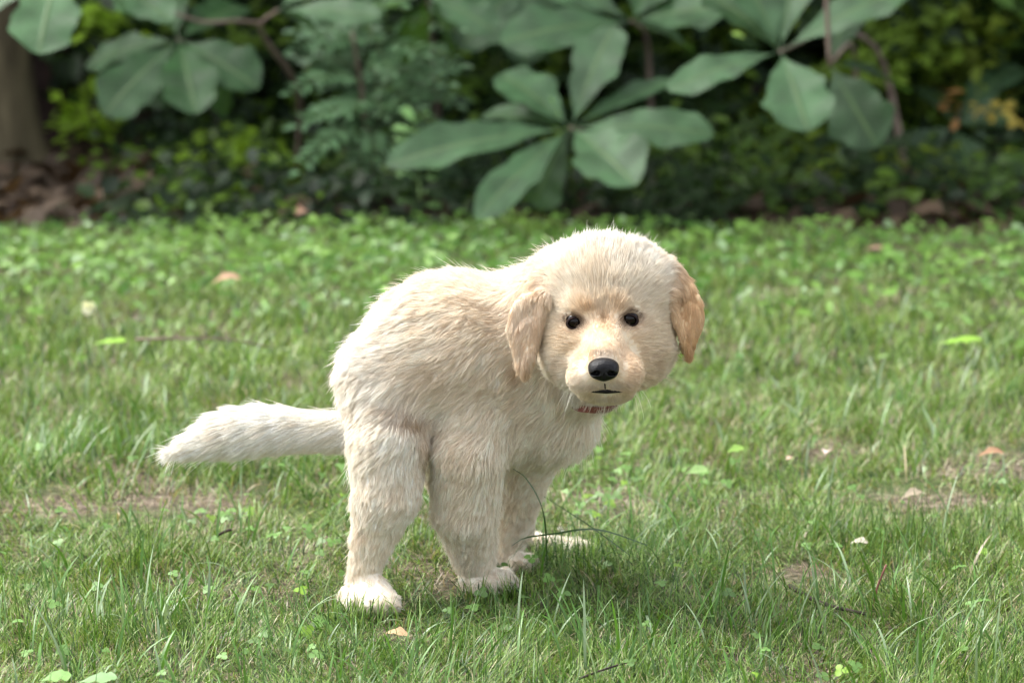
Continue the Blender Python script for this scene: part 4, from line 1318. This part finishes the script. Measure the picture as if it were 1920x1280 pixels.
for px, py, Y, rx, rz, n, ls, c in ((165, 225, 6.7, .07, .08, 90, .045, YG), (445, 285, 6.3, .10, .04, 90, .045, YG), (205, 30, 6.4, .09, .06, 80, .05, YG), (1690, 95, 6.5, .14, .12, 170, .05, (.15, .24, .03)), (1600, 150, 6.4, .05, .08, 70, .045, (.16, .26, .03)),
    (1690, 300, 6.2, .16, .025, 130, .045, (.15, .22, .012)), (1470, 330, 6.1, .12, .05, 110, .045, (.11, .17, .015)), (1830, 90, 6.6, .10, .10, 100, .05, (.16, .22, .025)), (1850, 205, 6.3, .06, .02, 40, .035, (.40, .32, .06)), (1770, 195, 6.35, .012, .03, 14, .035, (.35, .18, .06)), (1780, 165, 6.6, .12, .06, 110, .05, (.10, .15, .02)), (1520, 250, 6.5, .06, .05, 60, .045, (.12, .2, .02)),(880, 110, 7.2, .1, .06, 90, .05, YG), (1010, 130, 7.0, .06, .05, 60, .05, (.12, .2, .02)), (1350, 60, 7.2, .08, .06, 80, .05, (.12, .2, .02)), (640, 250, 7.0, .1, .08, 90, .05, YG), (500, 250, 7.2, .16, .06, 150, .05, (.14, .25, .03)), (1480, 260, 7, .1, .06, 90, .05, YG), (1560, 350, 6.6, .2, .04, 150, .045, (.12, .2, .02)), (1720, 120, 7.6, .25, .12, 300, .05, YG),(165, 215, 8.6, .12, .09, 170, .05, YG), (160, 260, 8.8, .10, .06, 100, .05, YG), (450, 280, 7.6, .14, .06, 150, .045, YG), (520, 372, 6.3, .12, .04, 160, .04, (.15, .27, .02)),
    (690, 352, 6.2, .08, .04, 90, .04, (.14, .26, .02)), (340, 372, 6.4, .10, .05, 110, .045, (.09, .17, .03)), (330, 300, 7.2, .1, .14, 160, .05, (.10, .18, .03)), (380, 250, 8, .2, .2, 200, .05, DG),
    (470, 330, 7, .25, .12, 200, .05, BG), (600, 330, 6.8, .2, .14, 200, .05, DG), (1680, 300, 7.2, .3, .05, 300, .05, (.13, .20, .015)), (1450, 330, 6.9, .2, .08, 200, .05, (.09, .14, .015)),
    (1360, 340, 6.6, .08, .08, 80, .05, (.12, .2, .02)), (1640, 120, 7.6, .15, .18, 260, .05, (.11, .19, .03)), (1750, 60, 8, .25, .15, 260, .05, (.10, .16, .02)), (1850, 200, 7.4, .2, .12, 200, .05, (.09, .14, .02)),
    (1900, 300, 7, .15, .08, 150, .05, (.08, .12, .02)), (1290, 300, 6.6, .1, .1, 120, .05, (.06, .1, .02)), (240, 20, 7.5, .12, .1, 120, .05, YG), (860, 160, 6.6, .06, .04, 60, .04, (.12, .22, .03)), (1800, 190, 6.6, .1, .03, 50, .04, (.35, .28, .04)),
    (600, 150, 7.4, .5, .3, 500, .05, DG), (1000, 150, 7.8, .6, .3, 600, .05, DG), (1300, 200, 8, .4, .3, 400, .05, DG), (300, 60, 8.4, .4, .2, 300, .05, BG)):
    cl.append((at(px, py, Y), (rx, .2, rz), n, ls, c))
for i in range(110):
    Y = r5.uniform(5.5, 6.9); x = r5.uniform(-.75, 1.3)
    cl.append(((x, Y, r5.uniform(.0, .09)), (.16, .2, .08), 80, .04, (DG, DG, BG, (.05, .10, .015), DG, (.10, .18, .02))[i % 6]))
for i in range(120):
    Y = r5.uniform(6.4, 7.8); x = r5.uniform(-.9, 1.6)
    cl.append(((x, Y, r5.uniform(.08, .75)), (.2, .22, .12), 60, .06, (DG, MG, BG, (.11, .19, .02), DG)[i % 5]))
for i in range(70):
    Y = r5.uniform(6.8, 8.2); x = r5.uniform(.55, 1.7)
    cl.append(((x, Y, r5.uniform(.12, .7)), (.13, .2, .05), 60, .05, (.19, .28, .025) if i % 3 else (.12, .2, .02)))
for i in range(150):
    Y = r5.uniform(6.9, 10.5); x = r5.uniform(-1, 1) * (.2 * Y + .6)
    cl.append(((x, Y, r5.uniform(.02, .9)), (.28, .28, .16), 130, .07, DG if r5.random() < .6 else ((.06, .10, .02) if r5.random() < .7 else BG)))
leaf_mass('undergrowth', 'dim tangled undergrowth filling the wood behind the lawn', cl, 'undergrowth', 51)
cl = []
for i in range(240):  # foliage wall, mostly unseen, added to block low sky light
    x = r5.uniform(-7, 7); z = r5.uniform(0, 5.0)
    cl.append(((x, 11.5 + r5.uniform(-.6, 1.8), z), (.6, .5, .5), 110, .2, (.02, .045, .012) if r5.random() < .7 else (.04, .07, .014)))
for i in range(120):  # sides; then an unseen high canopy added to shade the wood
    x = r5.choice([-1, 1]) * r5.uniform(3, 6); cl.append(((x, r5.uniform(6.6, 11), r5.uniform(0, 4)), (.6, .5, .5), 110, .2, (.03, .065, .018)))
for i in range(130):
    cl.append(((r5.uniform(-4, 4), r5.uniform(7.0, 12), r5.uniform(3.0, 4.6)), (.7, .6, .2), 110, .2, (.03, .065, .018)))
leaf_mass('far_woodland', 'dark dense woodland closing the view behind the undergrowth, with added unseen canopy', cl, 'woodland', 52)

# leaf litter
lt = Bag()
n = 9000
P0 = np.stack([r5.uniform(-2.2, 2.2, n), 5.3 + r5.gamma(2.0, .7, n), np.zeros(n)], -1)
xl, _ = gpx(P0)
kl = r5.random(n) < .10 + .5 * sstep(380, 220, xl) + .5 * sstep(1320, 1650, xl)
P0 = P0[kl]; n = len(P0)
P0[:, 2] = r5.uniform(.004, .03, n)
nr = unit(np.stack([r5.normal(0, .5, n), r5.normal(-.2, .5, n), np.ones(n)], -1)); d = unit(r5.normal(0, 1, (n, 3))); d = unit(d - (d * nr).sum(1, keepdims=True) * nr)
t = r5.random((n, 1)) ** 2
Ls = r5.uniform(.03, .08, n)
lt.add(*leaflets(P0, d, nr, Ls, Ls * r5.uniform(.4, .8, n), np.array([.028, .018, .010]) * (1 - t) + np.array([.10, .068, .042]) * t))
lo_ = lt.build('leaf_litter', M_dry)
tag(lo_, 'brown fallen leaves covering the floor of the wood', 'leaf litter', kind='stuff')

# ------------------------------------------------------------------ single things lying in the grass
def fallen(px, py, L, wd, ang, c, label, z=.03, curl=.3, cat='leaf', mat=None, group=None, name='fallen_leaf', tilt=(0, -.2, 1)):
    g0 = ground(px, py, z)
    d = np.array([math.cos(ang), math.sin(ang), .12])
    V, F, UV = leaf_geo(g0 - d * L / 2, g0 + d * L / 2, wd, np.array(tilt, float), cup=curl, droop=.25 if curl > .2 else .08, wave=.1, seed=int(px), nu=9, nv=6)
    loc = g0.copy(); loc[2] = 0
    o = mesh(name, V - loc, F, mat or M_dry, None, col=np.tile(np.array(c), (len(V), 1)), uv=UV)
    o.location = loc
    return tag(o, label, cat, group)
GL = 'dry leaves lying in the lawn'
fallen(425, 527, .05, .03, .3, (.42, .26, .17), 'pale brown leaf lying in the grass left of the rump', .045, group=GL)
fallen(1858, 852, .032, .018, .1, (.30, .17, .10), 'orange-brown dry leaf at the right edge of the lawn', .024, group=GL)
fallen(1549, 848, .016, .012, 1.2, (.55, .43, .38), 'tiny pinkish-white dry leaf right of the puppy', .03, group=GL)
fallen(1712, 930, .034, .018, .5, (.30, .25, .18), 'crumpled straw-coloured leaf on the bare patch at right', .014, group=GL)
fallen(1610, 1018, .02, .013, -.2, (.6, .52, .44), 'small whitish leaf scrap in the grass at lower right', .014, group=GL)
fallen(740, 1190, .026, .014, -.4, (.45, .3, .17), 'tan dry leaf in front of the hind paw', .014, group=GL)
fallen(1640, 470, .04, .02, -.4, (.30, .18, .13), 'brown leaf far back on the lawn at right', .03, group=GL)
fallen(1480, 860, .014, .009, .9, (.5, .36, .27), 'small brown leaf just left of the pinkish-white scrap', .026, group=GL)
fallen(562, 398, .05, .022, 1.3, (.45, .26, .18), 'reddish-brown curled leaf at the far lawn edge left of centre', .06, group=GL, tilt=(0, -1, .3))
GB = 'broad green leaves in the lawn'
GC = (.24, .40, .08)
fallen(1378, 842, .026, .011, .75, GC, 'bright oval leaf right of the chest, nearer to the right', .05, .1, 'leaf', M_weed, GB, 'broad_leaf', (.1, -.6, .8))
fallen(1305, 882, .03, .013, .6, (.26, .40, .14), 'bright oval leaf below the other oval leaf right of the chest', .04, .1, 'leaf', M_weed, GB, 'broad_leaf', (.1, -.6, .8))
fallen(1800, 640, .06, .022, .05, (.22, .40, .05), 'yellow-green leaf in the grass at far right', .05, .1, 'leaf', M_weed, GB, 'broad_leaf')
fallen(205, 642, .05, .02, .05, (.22, .40, .05), 'yellow-green leaf beside the grey stick at left', .04, .1, 'leaf', M_weed, GB, 'broad_leaf')
fallen(182, 1274, .034, .018, .1, (.20, .33, .14), 'pale green leaf at the bottom left corner, right one', .034, .1, 'leaf', M_weed, GB, 'broad_leaf')
fallen(105, 1270, .026, .02, .3, (.19, .34, .10), 'pale green leaf at the bottom left corner, left one', .034, .1, 'leaf', M_weed, GB, 'broad_leaf')
def stick(name, pts, r, mat, label, cat='stick', n=8):
    pts = spline(pts, n); base = pts[0].copy(); base[2] = 0
    V, F = tube(pts - base, r, 7)
    o = mesh(name, V, F, mat); o.location = base
    return tag(o, label, cat)
def gz(px, py, z): 
    return ground(px, py, z)
stick('stick', [gz(255, 636, .05), gz(340, 634, .055), gz(430, 636, .05), gz(510, 652, .03)], np.linspace(.0022, .0012, 10), M_twig, 'long grey-brown stick lying in the grass at left', n=10)
stick('stick', [gz(408, 1003, .018), gz(422, 996, .022), gz(434, 992, .024)], .0016, M_stick, 'short black twig end below the tail', n=6)
stick('stick', [gz(1085, 1272, .015), gz(1130, 1255, .02), gz(1180, 1240, .018)], np.linspace(.0012, .0007, 8), M_stick, 'thin dark twig at the bottom edge of the lawn')
stick('stick', [gz(1480, 1098, .010), gz(1540, 1130, .010), gz(1620, 1150, .012)], np.linspace(.0028, .0016, 8), M_stick, 'mossy dark stick on the bare soil at lower right')
stick('stalk', [gz(1636, 1150, 0) + [0, 0, .008], gz(1636, 1150, 0) + [.004, 0, .026], gz(1636, 1150, 0) + [.012, 0, .048]], np.linspace(.0013, .0009, 8), M_redtwig, 'reddish upright stalk in the grass at lower right', 'stalk')
M_blade = simple('dark_green_blade', (.03, .07, .015), .4)
def arch(name, P3, wd, label):
    p = spline(P3, 16); T = unit(np.gradient(p, axis=0)); sd = unit(np.cross(T, [0, -.5, .85]))
    pr = np.interp(np.linspace(0, 1, 16), [0, .2, .7, 1], [.6, 1, .8, .05]) * wd / 2
    V = np.stack([p - sd * pr[:, None], p - np.array([0, 0, .0005]), p + sd * pr[:, None]], 1).reshape(-1, 3)
    b = p[0].copy(); b[2] = 0
    F = [(i * 3 + k, i * 3 + k + 1, i * 3 + k + 4, i * 3 + k + 3) for i in range(15) for k in range(2)]
    o = mesh(name, V - b, np.array(F), M_blade); o.location = b
    return tag(o, label, 'grass blade', 'long dark blades beside the front paw')
arch('long_grass_blade', [w(1215, 1022, .02), w(1120, 992, .0), w(1040, 1000, -.01), w(985, 1008, -.01), w(960, 1022, -.005)], .0028, 'dark arching blade reaching left over the far hind foot')
arch('long_grass_blade', [w(1026, 1060, -.01), w(1022, 980, -.02), w(1010, 935, -.03), w(985, 895, -.03), w(962, 878, -.03)], .0018, 'tall dark blade curving up in front of the belly')
arch('long_grass_blade', [w(1180, 1040, -.02), w(1140, 1010, .0), w(1090, 975, .02), w(1020, 930, .04)], .0016, 'thin dark blade slanting down to the right of the far paw')
# white flowers
def flower(px, py, z, label, r=.006, n=26):
    b = ground(px, py)
    c = b + [0, 0, z]
    root = empty('white_flower', b, label, 'flower')
    V, F = tube(spline([b, b + [.003, 0, z * .6], c], 6), .0007, 5)
    mesh('stem', V, F, M_stem, root)
    rr5 = np.random.default_rng(int(px))
    d = unit(rr5.normal(0, 1, (n, 3)) + [0, 0, .5]); nr = unit(np.cross(d, rr5.normal(0, 1, (n, 3))))
    B = Bag(); B.add(*leaflets(np.tile(c, (n, 1)), d, nr, np.full(n, r), np.full(n, r * .35), np.tile([.75, .75, .62], (n, 1))))
    B.build('flower_head', M_weed, root)
M_stem = simple('flower_stem', (.12, .22, .05), .5)
flower(168, 640, .05, 'round white clover flower at the left edge of the lawn', .012, 60)
flower(1050, 1095, .055, 'tiny pale flower in front of the far hind foot', .0045, 12)
